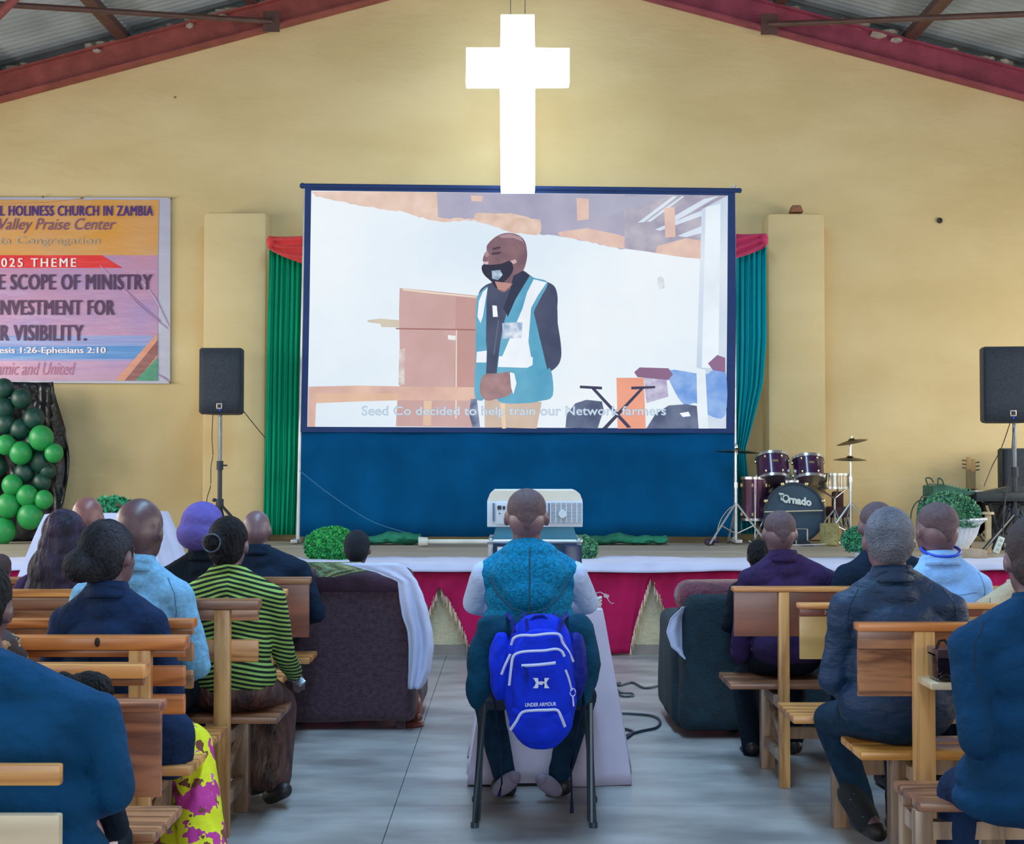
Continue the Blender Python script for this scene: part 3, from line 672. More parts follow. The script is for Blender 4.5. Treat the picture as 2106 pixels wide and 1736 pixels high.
cable([P(495, 838, 12.9), P(520, 870, 13.0), P(545, 900, 13.1)], .004, 'thin cable running from the left loudspeaker to the green curtain')
cable([P(2078, 868, 11.9), P(2060, 920, 12.2), P(2040, 960, 12.4), P(2024, 1000, 12.2)], .004, 'thin cable from the right loudspeaker down to the keyboard')
cable([P(2084, 880, 11.77), P(2083, 900, 11.77), P(2078, 960, 11.76), P(2066, 1040, 11.7), P(2062, 1105, 11.5)], .005, 'dark cable hanging in front of the right speaker stand')
cable([P(616, 968, 12.9), P(680, 1018, 12.88), P(760, 1070, 12.86), P(830, 1094, 12.85), P(862, 1100, 12.8)], .004, 'thin cable drooping across the navy skirt under the screen', mat('blue_cable', (50, 110, 150), .6))
# rolled green cloth and pale pole at the foot of the screen
def lumps(x0, x1, y, d, seed, lab):
    b = MB()
    def fn(u, v):
        px = x0 + u * (x1 - x0); c = P(px, y, d); w_ = .05 + .03 * mnoise.noise(Vector((px * .02, seed, 0))); a = v * 2 * PI
        k = 1 + .35 * mnoise.noise(Vector((px * .06, a, seed)))
        return Vector((c.x, d + .10 * k * math.cos(a), SH + .002 + w_ * .9 + w_ * .9 * k * math.sin(a) * (.9 if u not in (0, 1) else 0)))
    b.grid(fn, 90, 14); o = b.build('bunched_cloth', mat('bunched_green', (18, 108, 84), .8, var=.25, scale=5, bump=.3, bscale=20)); tag(o, lab, 'cloth')
lumps(628, 868, 1104, 12.75, 1.3, 'bunched green cloth on the stage under the left half of the screen')
lumps(1214, 1372, 1100, 12.75, 4.1, 'bunched green cloth on the stage under the right half of the screen')
a, c = P(868, 1100, 12.45), P(1120, 1104, 12.45); a.z = c.z = SH + .045; o = thing('pale_tube', 'long pale plastic tube lying on the stage in front of the navy skirt', 'pole', (a.x, a.y, SH))
b = MB(); b.cyl(a, c, .022, seg=14); b.build('tube', mat('pale_plastic', (196, 202, 200), .45), o); b = MB(); b.cyl(a - Vector((.03, 0, 0)), a + Vector((.05, 0, 0)), .043, .036, seg=16); b.build('end_cap', MATS['pale_plastic'], o)

# ================================================================== DRUMS
M_shell = mat('purple_shell', (58, 26, 66), .22, var=.3, scale=30, coat=.5); M_hoop = mat('dark_hoop', (24, 40, 62), .35)
M_head = mat('drum_head_white', (205, 196, 170), .5); M_bhead = mat('bass_head', (38, 66, 88), .6, var=.2); M_lug = mat('lug_gold', (196, 186, 140), .25, metal=.9)
DD = 12.9
bd = thing('bass_drum', 'bass drum lettered Tornado with two purple toms mounted on top', 'drum', P(1633, 1118, DD))
c0 = P(1633, 1055, DD); QX = Matrix.Rotation(PI / 2, 3, 'X'); rr = 62 * DD / F
b = MB(); b.lathe([(rr * .97, 0), (rr * .97, -.42)], c0, 40, QX); b.build('shell', M_shell, bd)
for yy, nm in ((0, 'front_hoop'), (.42, 'rear_hoop')):
    b = MB(); b.lathe([(rr * .97, -.02), (rr * 1.02, -.02), (rr * 1.02, .03), (rr * .95, .03), (rr * .95, -.02)], c0 + Vector((0, yy, 0)), 40, QX); b.build(nm, M_hoop, bd)
b = MB(); b.lathe([(0, -.0), (rr * .96, 0), (rr * .96, .004), (0, .004)], c0 - Vector((0, .01, 0)), 40, QX); b.build('drum_head', M_bhead, bd)
for k in range(8):
    a = 2 * PI * (k + .5) / 8; e = c0 + Vector((rr * 1.03 * math.cos(a), -.01, rr * 1.03 * math.sin(a)))
    b = MB(); b.box(e, (.03, .05, .03), rot=Matrix.Rotation(-a, 3, 'Y'), bev=.005); b.build('claw', M_lug, bd)
text_px('T', P(1602, 1029, DD - .03), P(1612, 1013.5, DD - .03), mat('tornado_white', (190, 205, 208), .5), bd, bold=.05, skew=-.005)
text_px('rnado', P(1622, 1035, DD - .03), P(1669, 1018, DD - .03), MATS['tornado_white'], bd, bold=.05, skew=-.03)
o0 = P(1616, 1025, DD - .03); b = MB(); b.tube([o0 + Vector((.026 * math.cos(t), 0, .028 * math.sin(t))) for t in [k * PI / 8 for k in range(16)]], .008, 6, closed=True)
b.tube([o0 + Vector((.03 * math.cos(t) + .008 * (t - 3.6), 0, .036 * math.sin(t) - .002)) for t in [3.3 + k * .3 for k in range(8)]], [.001, .004, .006, .007, .006, .005, .003, .001], 6)
b.build('swirl_letter', MATS['tornado_white'], bd)
b = MB(); b.cyl(P(1572, 1053, DD - .05), P(1692, 1050, DD - .05), .006, seg=6); b.build('cord', mat('cream_cord', (200, 190, 160), .7), bd)
for s in (-1, 1):
    b = MB(); b.cyl(c0 + Vector((s * rr * .9, .1, -.05)), (c0.x + s * (rr + .12), DD - .12, SH + .01), .009, seg=8); b.build('spur', M_chrome, bd)
def tom(x0, x1, y0, y1, d, tilt, nm):
    a, c = P(x0, y0, d), P(x1, y1, d); cx, w_, h_ = (a.x + c.x) / 2, (c.x - a.x) / 2, a.z - c.z; cen = Vector((cx, d + w_, (a.z + c.z) / 2)); q = Matrix.Rotation(R(tilt), 3, 'X')
    hh = h_ * .36
    b = MB(); b.lathe([(w_ * .93, -hh), (w_ * .93, hh)], cen, 36, q); t = b.build(nm, M_shell, bd, label='purple lacquered tom')
    for z, r1 in ((-hh, 'lower'), (hh, 'upper')):
        b = MB(); b.lathe([(w_ * .93, z - .012), (w_ * .99, z - .012), (w_ * .99, z + .014), (w_ * .93, z + .014)], cen, 36, q); b.build('hoop', M_chrome, t)
        b = MB(); b.lathe([(0, z - .003), (w_ * .94, z - .003), (w_ * .94, z + .003), (0, z + .003)], cen, 36, q); b.build('head', M_head, t)
    for k in range(6):
        an = R(-90 + 60 * k + 25)
        for z in (-.5 * hh, .5 * hh):
            e = cen + q @ Vector((w_ * .96 * math.cos(an), w_ * .96 * math.sin(an), z * 1.3)); b = MB(); b.sph(e, (.012, .012, .018), 1); b.build('lug', M_lug, t)
    b = MB(); b.box(cen + q @ Vector((0, -w_ * .95, .2 * hh)), (.05, .006, .02), rot=q); b.build('badge', M_lug, t)
    return cen, w_
t1, w1 = tom(1560, 1632, 930, 999, 12.92, -22, 'tom'); t2, w2 = tom(1636, 1704, 935, 996, 12.92, -20, 'tom')
for tc_, s in ((t1, 1), (t2, -1)):
    base = Vector((c0.x + s * -.03, DD + .12, c0.z + rr)); k1 = Vector((tc_.x + s * w1 * 1.02, DD + .08, tc_.z - .02)); k1.x = c0.x - s * .03
    b = MB(); b.cyl(base, k1, .012, seg=10); b.cyl(k1, tc_ + Vector((s * w1 * .8, 0, .0)), .012, seg=8); b.box(base, (.06, .08, .05), bev=.006); b.sph(k1, .022, 1); b.build('tom_arm', M_chrome, bd)
# floor tom
ft = thing('floor_tom', 'cylindrical floor tom with chrome legs left of the bass drum', 'drum', (P(1553, 0, 13.05).x, 13.15, SH))
a = P(1553, 1068, 13.1); h_ = (P(0, 983, 13.1).z - a.z); M_ftom = mat('rose_shell', (96, 66, 96), .12, metal=.6, var=.2, coat=.6)
b = MB(); b.lathe([(.125, 0), (.125, h_)], a, 36); b.build('shell', M_ftom, ft)
for z in (0, h_): b = MB(); b.lathe([(.125, -.012), (.133, -.012), (.133, .012), (.12, .012)], a + Vector((0, 0, z)), 36); b.build('hoop', M_chrome, ft)
b = MB(); b.lathe([(0, 0), (.124, 0)], a + Vector((0, 0, h_)), 36); b.build('head', M_head, ft)
for k in range(3):
    an = R(-100 + 120 * k); x, y = a.x + .145 * math.cos(an), a.y + .145 * math.sin(an); b = MB(); b.tube([(x, y, a.z + .25), (x, y, SH + .1), (x + .04 * math.cos(an), y + .04 * math.sin(an), SH + .008)], .007); b.build('leg', M_chrome, ft)
for k in range(6):
    an = R(60 * k - 110)
    for z in (.1, .8): b = MB(); b.box(a + Vector((.132 * math.cos(an), .132 * math.sin(an), h_ * z + .01)), (.016, .016, .03)); b.build('lug', M_lug, ft)
# snare on its stand
sn = thing('snare_drum', 'metal snare drum on a basket stand right of the toms', 'drum', (P(1715, 0, 13.1).x, 13.2, SH)); a = P(1716, 1003, 13.2); h_ = .125
b = MB(); b.lathe([(.15, 0), (.15, h_)], a, 32); b.build('shell', mat('steel_shell', (170, 165, 150), .25, metal=.8), sn)
for z in (0, h_): b = MB(); b.lathe([(.15, -.01), (.158, -.01), (.158, .01), (.146, .01)], a + Vector((0, 0, z)), 32); b.build('hoop', M_chrome, sn)
b = MB(); b.lathe([(0, 0), (.148, 0)], a + Vector((0, 0, h_)), 32); b.build('head', M_head, sn)
for k in range(8):
    an = R(45 * k + 10); b = MB(); b.cyl(a + Vector((.16 * math.cos(an), .16 * math.sin(an), .005)), a + Vector((.16 * math.cos(an), .16 * math.sin(an), h_)), .005, seg=6); b.build('tension_rod', M_lug, sn)
b = MB(); b.cyl((a.x, a.y, SH + .12), (a.x, a.y, a.z - .1), .012); 
for k in range(3):
    an = R(-90 + 120 * k); b.cyl((a.x, a.y, a.z - .1), a + Vector((.15 * math.cos(an), .15 * math.sin(an), -.01)), .008)
b.build('basket_stand', M_chrome, sn)
for k in range(3):
    an = R(-70 + 120 * k); b = MB(); b.cyl((a.x, a.y, SH + .3), (a.x + .24 * math.cos(an), a.y + .24 * math.sin(an), SH + .01), .009); b.build('leg', M_chrome, sn)
M_cym = mat('dark_bronze', (76, 72, 48), .35, metal=.8, var=.3)
def cymstand(px, ytop, d, cyms, lab, hub=.38, spread=.3, az=(-35, -140, 95)):
    t = P(px, ytop, d); x = t.x; root = thing('cymbal_stand', lab, 'cymbal stand', (x, d, SH))
    b = MB(); b.cyl((x, d, SH + .04), (x, d, t.z - .35), .014); b.build('lower_tube', M_chrome, root)
    b = MB(); b.cyl((x, d, t.z - .36), (x, d, t.z), .010); b.sph((x, d, t.z), .018, 1); b.cyl((x, d, t.z - .38), (x, d, t.z - .33), .02); b.build('upper_tube', M_chrome, root)
    for a_ in az:
        e = Vector((x + spread * math.cos(R(a_)), d + spread * math.sin(R(a_)), SH + .012)); b = MB(); b.cyl((x, d, SH + hub), e, .010, seg=8); l = b.build('leg', M_chrome, root)
        b = MB(); b.sph(e, .015, 1); b.build('rubber_foot', M_blk, l); b = MB(); b.cyl((x, d, SH + .1), Vector((x, d, SH + hub)).lerp(e, .55), .006, seg=6); b.build('brace', M_chrome, root)
    for (cx, cy, rad, tilt, ty) in cyms:
        c = P(cx, cy, d); q = Matrix.Rotation(R(tilt), 3, 'Y') @ Matrix.Rotation(R(ty), 3, 'X')
        b = MB(); b.lathe([(0, .03), (.02, .028), (.035, .012), (rad * .6, .004), (rad, -.01), (rad * .6, .0), (.03, .008), (0, .024)], c, 40, q); b.build('cymbal', M_cym, root)
        b = MB(); b.cyl(c - Vector((0, 0, .03)), c + Vector((0, 0, .05)), .006); b.build('cymbal_rod', M_chrome, root)
    return root
cymstand(1513, 916, 12.7, [(1516, 928, .2, 3, -2)], 'chrome cymbal stand with a dark cymbal at the left of the drum kit', az=(-30, -150, 95))
cymstand(1749, 905, 12.8, [(1752, 908, .14, -12, 4), (1748, 944, .15, 0, 4)], 'chrome cymbal stand carrying two cymbals at the right of the drum kit', az=(-25, -160, 95))
o = thing('drum_throne', 'dark maroon drummer seat partly hidden behind the snare stand', 'stool', (P(1722, 0, 13.35).x, 13.35, SH)); M_mar = mat('dark_maroon', (56, 22, 40), .7)
a = P(1722, 1044, 13.35); b = MB(); b.box(a + Vector((0, 0, -.04)), (.2, .25, .1), bev=.03); b.build('seat', M_mar, o); b = MB(); b.box(a + Vector((0.03, .12, .07)), (.11, .05, .16), bev=.02); b.build('backrest', M_mar, o)
for s in (-1, 1):
    for t in (-1, 1): b = MB(); b.cyl((a.x + s * .07, 13.35 + t * .08, a.z - .08), (a.x + s * .1, 13.35 + t * .12, SH), .01); b.build('leg', M_stand, o)
o = thing('kick_pedal', 'bass drum pedal seen through the clutter at the foot of the drum kit', 'pedal', P(1655, 1122, 12.65)); a = P(1655, 1122, 12.65); a.z = SH
b = MB(); b.box(a + Vector((0, 0, .015)), (.1, .26, .015), rot=Matrix.Rotation(R(8), 3, 'X')); b.build('footboard', M_blk, o); b = MB(); b.cyl(a + Vector((-.05, .12, 0)), a + Vector((-.05, .12, .14)), .008); b.cyl(a + Vector((.05, .12, 0)), a + Vector((.05, .12, .14)), .008); b.cyl(a + Vector((-.05, .12, .14)), a + Vector((.05, .12, .14)), .008); b.build('pedal_frame', M_chrome, o)
b = MB(); a = P(1706, 1121, 12.55); a.z = SH; b.box(a + Vector((0, 0, .1)), (.14, .14, .2), bev=.006); b.box(a + Vector((0, -.02, .1)), (.1, .14, .17), bev=.004)
tag(b.build('concrete_block', mat('block_tan', (150, 146, 100), .95, bump=.5, bscale=30, var=.2)), 'tan concrete block standing on the stage by the bass drum', 'block')
b = MB(); a = P(1463, 1113, 12.7); a.z = SH + .025
for i in range(7): b.sph(a + Vector((random.uniform(-.05, .05), random.uniform(-.04, .04), random.uniform(-.003, .02))), random.uniform(.02, .035), 1)
tag(b.build('crumpled_bag', mat('dark_purple', (50, 30, 60), .6)), 'small dark crumpled bundle on the stage left of the drum kit', 'bag')
cable([P(1470, 1112, 12.7), P(1482, 1070, 12.75), P(1500, 1046, 12.72), P(1512, 1040, 12.69)], .003, 'pale cord tied from the cymbal stand down to the stage', mat('cream_cord', (200, 190, 160)))
cable([P(1540, 1112, 12.5), P(1560, 1118, 12.4), P(1640, 1121, 12.4), P(1700, 1119, 12.4)], .005, 'white cable lying on the stage in front of the drums', mat('white_cable', (190, 190, 195), .5))

# ================================================================== KEYBOARD CORNER
kb = thing('keyboard', 'black electric keyboard on a crossed stand at the right of the stage', 'keyboard', P(2070, 1040, 11.95)); M_kb = mat('keyboard_black', (26, 40, 46), .45)
a, c = P(1996, 1020, 11.9), P(2160, 1024, 11.9)
b = MB(); b.bb(a.x, c.x, 11.75, 12.05, a.z - .045, a.z + .035, bev=.015); b.prism([(a.x + .05, 11.80, a.z + .03), (a.x + .3, 11.80, a.z + .08), (c.x, 11.80, a.z + .07), (c.x, 11.80, a.z + .03)], (0, .12, 0)); b.build('case', M_kb, kb)
for k in range(14): b = MB(); x = a.x + .05 + k * .04; b.bb(x, x + .036, 11.93, 12.04, a.z + .03, a.z + .045); b.build('key', mat('ivory_key', (205, 205, 200), .4), kb)
ks = thing('keyboard_stand', 'crossed black metal legs under the keyboard', 'stand', (P(2060, 0, 11.9).x, 11.9, SH)); zt_ = a.z - .06
for s in (0, .35):
    for (x0, x1) in ((2018, 2046), (2060, 2024), (2075, 2105)):
        b = MB(); A1 = P(x0, 0, 11.9); B1 = P(x1, 0, 11.9); b.cyl((A1.x, 11.82 + s * .5, zt_), (B1.x, 11.82 + s * .5, SH + .01), .016); b.build('leg', mat('stand_black', (20, 28, 36), .6), ks)
b = MB(); b.cyl((P(2010, 0, 11.9).x, 11.86, zt_), (P(2120, 0, 11.9).x, 11.86, zt_), .018); b.build('crossbar', MATS['stand_black'], ks)
mx = thing('mixer', 'green lit audio mixer tilted on a black box behind the big plant', 'mixer', (P(1945, 0, 11.9).x, 11.95, SH)); M_mx = mat('mixer_green', (14, 84, 68), .5, var=.3, scale=12)
a, c = P(1912, 1012, 11.9), P(1996, 1006, 11.9)
b = MB(); b.prism([(a.x, 11.8, a.z - .04), (c.x, 11.8, a.z - .02), (c.x, 11.8, a.z), (a.x + .06, 11.8, a.z + .07), (a.x, 11.8, a.z + .05)], (0, .3, 0)); b.build('case', M_mx, mx)
for k in range(9): b = MB(); b.cyl((a.x + .09 + k * .028, 11.83, a.z + .045 - k * .006), (a.x + .09 + k * .028, 11.83, a.z + .072 - k * .006), .007); b.build('knob', mat('knob_teal', (40, 150, 120), .4), mx)
b = MB(); b.bb(a.x - .0, a.x + .32, 11.82, 12.1, SH, a.z - .045, bev=.01); b.build('box', mat('box_dark', (24, 30, 34), .7), mx)
for pts, lb in (([(1911, 1003), (1904, 985), (1914, 984), (1920, 992)], 'looped dark cable at the left of the mixer'), ([(1929, 998), (1930, 984), (1938, 988), (1942, 1000)], 'short looped cable standing up from the mixer'), ([(1912, 1015), (1896, 1022), (1888, 1046), (1885, 1075)], 'dark cable drooping from the mixer to the stage'), ([(1908, 1035), (1890, 1030), (1876, 1048), (1873, 1080), (1878, 1110)], 'second dark cable drooping behind the bald heads')):
    cable([P(x, y, 11.75) for x, y in pts], .006, lb, M_cabg)
cable([P(2052, 1140, 11.5), P(2058, 1152, 11.4), P(2075, 1160, 11.3), P(2106, 1164, 11.2)], .006, 'white cable trailing from the power strip', mat('white_cable', (190, 190, 195), .5))
o = thing('power_strip', 'white power strip hanging beside the right speaker stand', 'power strip', P(2054, 1142, 11.45)); q = Matrix.Rotation(R(22), 3, 'Y'); a = P(2054, 1121, 11.45)
b = MB(); b.box(a, (.05, .03, .14), rot=q, bev=.01); b.build('body', mat('strip_white', (200, 215, 210), .4), o)
for k in (-1, 0, 1): b = MB(); b.box(a + q @ Vector((0, -.016, k * .04)), (.024, .003, .024), rot=q); b.build('socket', mat('socket_grey', (160, 176, 172), .5), o)
for i, (gx, gy) in enumerate(((1992, 941), (2001, 945))):
    a = P(gx, gy, 13.3); root = thing('guitar', ('left' if i == 0 else 'right') + ' one of two guitars whose necks stick up behind the keyboard', 'guitar', (a.x, 13.4, SH)); M_g = mat('guitar_wood', (150, 120, 70), .4)
    b = MB(); b.box(a + Vector((0, 0, -.06)), (.055, .018, .13), top=(.7, 1), bev=.005); b.build('headstock', M_g, root)
    b = MB(); b.bb(a.x - .02, a.x + .02, 13.29, 13.315, 1.05, a.z - .11); b.build('neck', mat('neck_dark', (96, 84, 50), .5), root)
    b = MB(); b.lathe([(0, -.03), (.16, -.03), (.17, 0), (.16, .03), (0, .03)], (a.x, 13.32, .84), 24, QX); b.lathe([(0, -.03), (.12, -.03), (.13, 0), (.12, .03), (0, .03)], (a.x, 13.32, 1.02), 24, QX); b.build('body', M_g, root)
    for k in range(3):
        for s in (-1, 1): b = MB(); b.cyl(a + Vector((s * .025, 0, -.03 - k * .035)), a + Vector((s * .06, 0, -.025 - k * .035)), .006); b.build('tuning_peg', mat('peg', (60, 56, 40), .4), root)
    b = MB(); b.cyl((a.x, 13.45, SH), (a.x, 13.36, 1.0), .012); b.cyl((a.x - .12, 13.25, SH), (a.x, 13.4, .9), .008); b.cyl((a.x + .12, 13.25, SH), (a.x, 13.4, .9), .008); b.build('stand_legs', M_stand, root)
o = thing('wooden_post_stand', 'pale wooden post with a small cap beside the keyboard stand', 'stand', (P(2032, 0, 11.6).x, 11.6, SH)); a = P(2032, 1058, 11.6)
b = MB(); b.bb(a.x - .02, a.x + .02, 11.58, 11.62, SH, a.z); b.build('post', mat('pale_wood', (176, 160, 130), .7), o); b = MB(); b.cyl(a, a + Vector((0, 0, .02)), .05, .045, 16); b.build('cap', MATS['pale_wood'], o)
# ================================================================== PLANTS
def foliage(c, r, n, seed, m, parent, sz=.02, cut=-.55, name='foliage'):
    b = MB(); rnd = random.Random(seed)
    b.sph(c, tuple(k * .9 for k in r), 3)
    bmesh.ops.delete(b.b, geom=[v for v in b.b.verts if v.co.z < c.z + cut * r[2] * .9], context='VERTS')
    for i in range(n):
        z = rnd.uniform(cut, 1); a = rnd.uniform(0, 2 * PI); q = math.sqrt(max(0, 1 - z * z)); dn = Vector((q * math.cos(a), q * math.sin(a), z))
        k = rnd.uniform(.86, 1.0); p = c + Vector((dn.x * r[0], dn.y * r[1], dn.z * r[2])) * k
        t = dn.cross(Vector((rnd.uniform(-1, 1), rnd.uniform(-1, 1), rnd.uniform(-1, 1)))).normalized(); u = (dn * rnd.uniform(.3, 1.2) + t.cross(dn) * rnd.uniform(-1, 1)).normalized()
        s_ = sz * rnd.uniform(.6, 1.2)
        v = [b.b.verts.new(p + x) for x in (-t * s_ * .4, u * s_ * .6, t * s_ * .4 + u * s_ * .15, -u * s_ * .3)]
        b.b.faces.new(v)
    return b.build(name, m, parent, smooth=False, kind='stuff')
def leafmat(n, a, c): return mat(n, a, .55, col2=c, scale=28, detail=2, mixpos=(.4, .6))
def topiary(px, py, d, rpx, lab, m, pot, n=2600, seed=1, fz=.8):
    c = P(px, py, d); r = rpx * d / F; root = thing('potted_plant', lab, 'plant', (c.x, d, SH)); zb = c.z - r * fz * .5
    foliage(Vector((c.x, d, c.z)), (r, r, r * fz), n, seed, m, root, sz=.024, cut=-.75)
    if pot:
        z0 = SH + .008; z1 = max(z0 + .05, zb + .02); b = MB(); b.lathe([(0, z0), (.055, z0), (.075, z1), (.082, z1), (.082, z1 + .012), (.07, z1 + .012), (.06, z1 - .02), (0, z1 - .02)], (c.x, d, 0), 24); b.build('pot', mat('pot_white', (190, 205, 215), .5), root)
    return root
M_l1 = leafmat('leaf_bright', (14, 120, 62), (60, 190, 96)); M_l2 = leafmat('leaf_mid', (30, 92, 76), (96, 164, 120)); M_l3 = leafmat('leaf_deep', (22, 104, 78), (70, 160, 112))
topiary(683, 1124, 10.75, 57, 'bright green ball shaped plant on the stage left of the aisle', M_l1, True, 4200, 1, .72)
topiary(1196, 1128, 10.75, 34, 'green ball shaped plant on the stage just right of the projector', M_l2, True, 2600, 2, .8)
topiary(1774, 1112, 10.75, 42, 'green ball shaped plant in a white pot behind the grey haired man', M_l3, True, 3000, 3, .72)
o = thing('urn_planter', 'big green plant in a fluted white urn at the right of the stage', 'plant', (P(1957, 0, 10.9).x, 10.9, SH)); c = P(1952, 1060, 10.9)
foliage(c, (.235, .235, .18), 6500, 4, M_l2, o, sz=.024, cut=-.5)
c = P(1958, 0, 10.9); zt2 = P(0, 1068, 10.9).z; zb2 = P(0, 1128, 10.9).z
b = MB(); b.lathe([(0, zb2), (.08, zb2), (.09, zb2 + .02), (.14, zb2 + .1), (.165, zt2 - .04), (.20, zt2 - .01), (.215, zt2), (.205, zt2 + .014), (.17, zt2 - .01), (.14, zt2 - .05), (0, zt2 - .05)], (c.x, 10.9, 0), 72, flute=.05, nf=24); b.build('urn', mat('urn_white', (200, 206, 212), .6, bump=.2), o)
o = thing('stone_plinth', 'tan stone plinth holding the white urn', 'plinth', (c.x + .06, 10.9, SH)); b = MB(); b.bb(c.x - .14, c.x + .19, 10.75, 11.05, SH, zb2, bev=.03); b.build('block', mat('plinth_stone', (150, 138, 120), .9, bump=.4, bscale=20), o)
# ================================================================== DRAPED TABLE AT LEFT WITH WREATH
def tablecloth(cx, cy, w_, l_, ztop, zbot, flare, nf, amp, m, seed, root, name='tablecloth', fl2=None):
    b = MB(); per = []; r_ = .03; seg = 220
    W2, L2 = w_ / 2, l_ / 2; tot = 2 * (w_ + l_)
    def edge(t):
        s = t * tot
        if s < w_: return Vector((-W2 + s, -L2, 0)), Vector((0, -1, 0))
        s -= w_
        if s < l_: return Vector((W2, -L2 + s, 0)), Vector((1, 0, 0))
        s -= l_
        if s < w_: return Vector((W2 - s, L2, 0)), Vector((0, 1, 0))
        s -= w_; return Vector((-W2, L2 - s, 0)), Vector((-1, 0, 0))
    def fn(u, v):
        p, nrm = edge(u % 1.0); rad = Vector((p.x / W2, p.y / L2, 0)); rad = Vector((math.copysign(abs(rad.x) ** 4, rad.x), math.copysign(abs(rad.y) ** 4, rad.y), 0))
        if v < .3: t = v / .3; q = p * t; return Vector((cx + q.x, cy + q.y, ztop + .003 * mnoise.noise(Vector((q.x * 6, q.y * 6, seed)))))
        t = (v - .3) / .7; f = flare * t ** .9; fold = amp * (t ** .7) * (math.sin(u * nf * 2 * PI) + .5 * math.sin(u * nf * 3.3 * PI + seed))
        q = p + rad * f + nrm * fold; fz = 0
        return Vector((cx + q.x, cy + q.y, ztop - .004 - (ztop - zbot) * t + .006 * t * math.sin(u * 31)))
    b.grid(fn, seg, 20, closed=True); return b.build(name, m, root, thick=.003)
TW = thing('draped_table', 'small table under a white cloth in front of the balloons', 'table', (P(190, 0, 9.6).x, 9.6, 0)); a = P(92, 1057, 9.4); c = P(300, 1057, 9.4)
tablecloth((a.x + c.x) / 2, 9.7, c.x - a.x, .6, a.z, .02, .30, 9, .022, M_white, 3., TW)
b = MB(); b.bb(a.x + .02, c.x - .02, 9.43, 9.97, a.z - .03, a.z - .006); b.build('tabletop', mat('pale_wood', (176, 160, 130)), TW)
for x in (a.x + .06, c.x - .06):
    for y in (9.46, 9.94): b = MB(); b.bb(x - .02, x + .02, y - .02, y + .02, 0, a.z - .03); b.build('leg', MATS['pale_wood'], TW)
o = thing('greenery', 'small green arrangement with red berries lying on the draped white table', 'plant', (P(236, 0, 9.6).x, 9.6, a.z)); cc = P(234, 1047, 9.6); cc.z = a.z + .05
foliage(cc, (.12, .09, .05), 300, 8, mat('fern', (20, 130, 90), .6, col2=(60, 160, 110), scale=20), o, sz=.06, cut=-.8)
for k in range(5): b = MB(); b.sph(cc + Vector((.03 + .02 * k - .05, -.08, .01 * (k % 2))), .012, 1); b.build('berry', mat('berry', (130, 30, 60), .4), o)

# ================================================================== BENCHES
W_h = wood('honey_wood', (150, 92, 44), (206, 146, 84)); W_o = wood('orange_wood', (150, 82, 34), (196, 120, 58)); W_r = wood('red_plywood', (112, 58, 42), (150, 84, 62), ring=4)
W_p = wood('pale_plywood', (176, 142, 78), (206, 172, 104), ring=3); W_d = wood('dark_brown_wood', (96, 58, 40), (150, 98, 66), ring=7); W_b = wood('brown_board', (110, 68, 44), (168, 116, 78), ring=11)
W_v = wood('post_wood', (168, 116, 66), (214, 164, 104), along='z'); W_g = wood('grey_brown_leg', (120, 96, 78), (164, 136, 112), along='z'); W_w = wood('bleached_board', (170, 156, 128), (200, 186, 160), ring=3)
W_wall = wood('walnut_board', (104, 58, 38), (168, 108, 76), ring=8)
def bench(lab, d, xe, s, rails, posts, seat=None, far=4.3, legs=True, seatz=.42, mpost=None, mseat=None, mtop=None, grp=None, pw=.066):
    """s=-1: stretches away to the left of xe, s=+1 to the right. rails: (z0, z1, material, kind)"""
    mpost = mpost or W_v; mseat = mseat or W_h
    root = thing('pew_bench', lab, 'bench', (xe, d, 0)); x1 = s * far
    for z0, z1, m, kd in rails:
        b = MB(); th = {'cap': (-.045, .03), 'board': (.0, .018), 'slat': (-.002, .024)}[kd]
        b.bb(xe if kd != 'cap' else xe - s * .01, x1, d + th[0], d + th[1], z0, z1, bev=.006 if kd != 'board' else .002)
        b.build({'cap': 'top_rail', 'board': 'back_board', 'slat': 'back_slat'}[kd], m, root)
    zt_ = min(r[0] for r in rails if r[3] == 'cap') if any(r[3] == 'cap' for r in rails) else rails[0][1]
    for x in posts: 
        b = MB(); b.bb(x - pw / 2, x + pw / 2, d - .042, d - .001, 0, zt_, bev=.004); b.build('post', mpost, root)
    if seat:
        y0, y1, n, sxe = seat; st_ = (y1 - y0) / n
        for k in range(n):
            b = MB(); b.bb(sxe, x1, y0 + k * st_ + .003, y0 + (k + 1) * st_ - .003, seatz - .028, seatz, bev=.008); b.build('seat_slat', mseat, root)
        for x in posts:
            b = MB(); b.bb(x - .03 - s * 0, x + .03, y1 - .10, y1 - .04, 0, seatz - .03, bev=.003); b.build('leg', W_g, root)
            for z in (seatz - .075, .12):
                b = MB(); b.bb(x - .018, x + .018, d, y1 - .09, z - .02, z + .025, bev=.002); b.build('side_rail', W_g, root)
            b = MB(); b.cyl((x, d + .01, .2), (x, y1 - .08, .34), .016, seg=6); b.build('diagonal_brace', W_g, root)
        b = MB(); b.bb(posts[0], posts[-1], y1 - .085, y1 - .055, .13, .18); b.build('stretcher', W_g, root)
    return root
X = lambda px, d: P(px, 900, d).x
Zp = lambda py, d: P(1053, py, d).z
def rl(d, *a): return [(Zp(y1, d), Zp(y0, d), m, k) for y0, y1, m, k in a]
bench('front left bench with a plain red plywood back beside the brown sofa', 6.9, X(637, 6.9), -1, rl(6.9, (1187, 1200, W_b, 'cap'), (1198, 1311, W_r, 'board')), [X(552, 6.9), -3.0], (6.98, 7.28, 3, X(645, 7.1)), grp='w')
bench('second left bench from the stage with a greyish plywood back', 6.25, X(588, 6.25), -1, rl(6.25, (1212, 1226, W_h, 'cap'), (1226, 1250, W_h, 'slat'), (1252, 1310, W_b, 'board')), [X(520, 6.25), -2.9], (6.33, 6.65, 3, X(588, 6.4)))
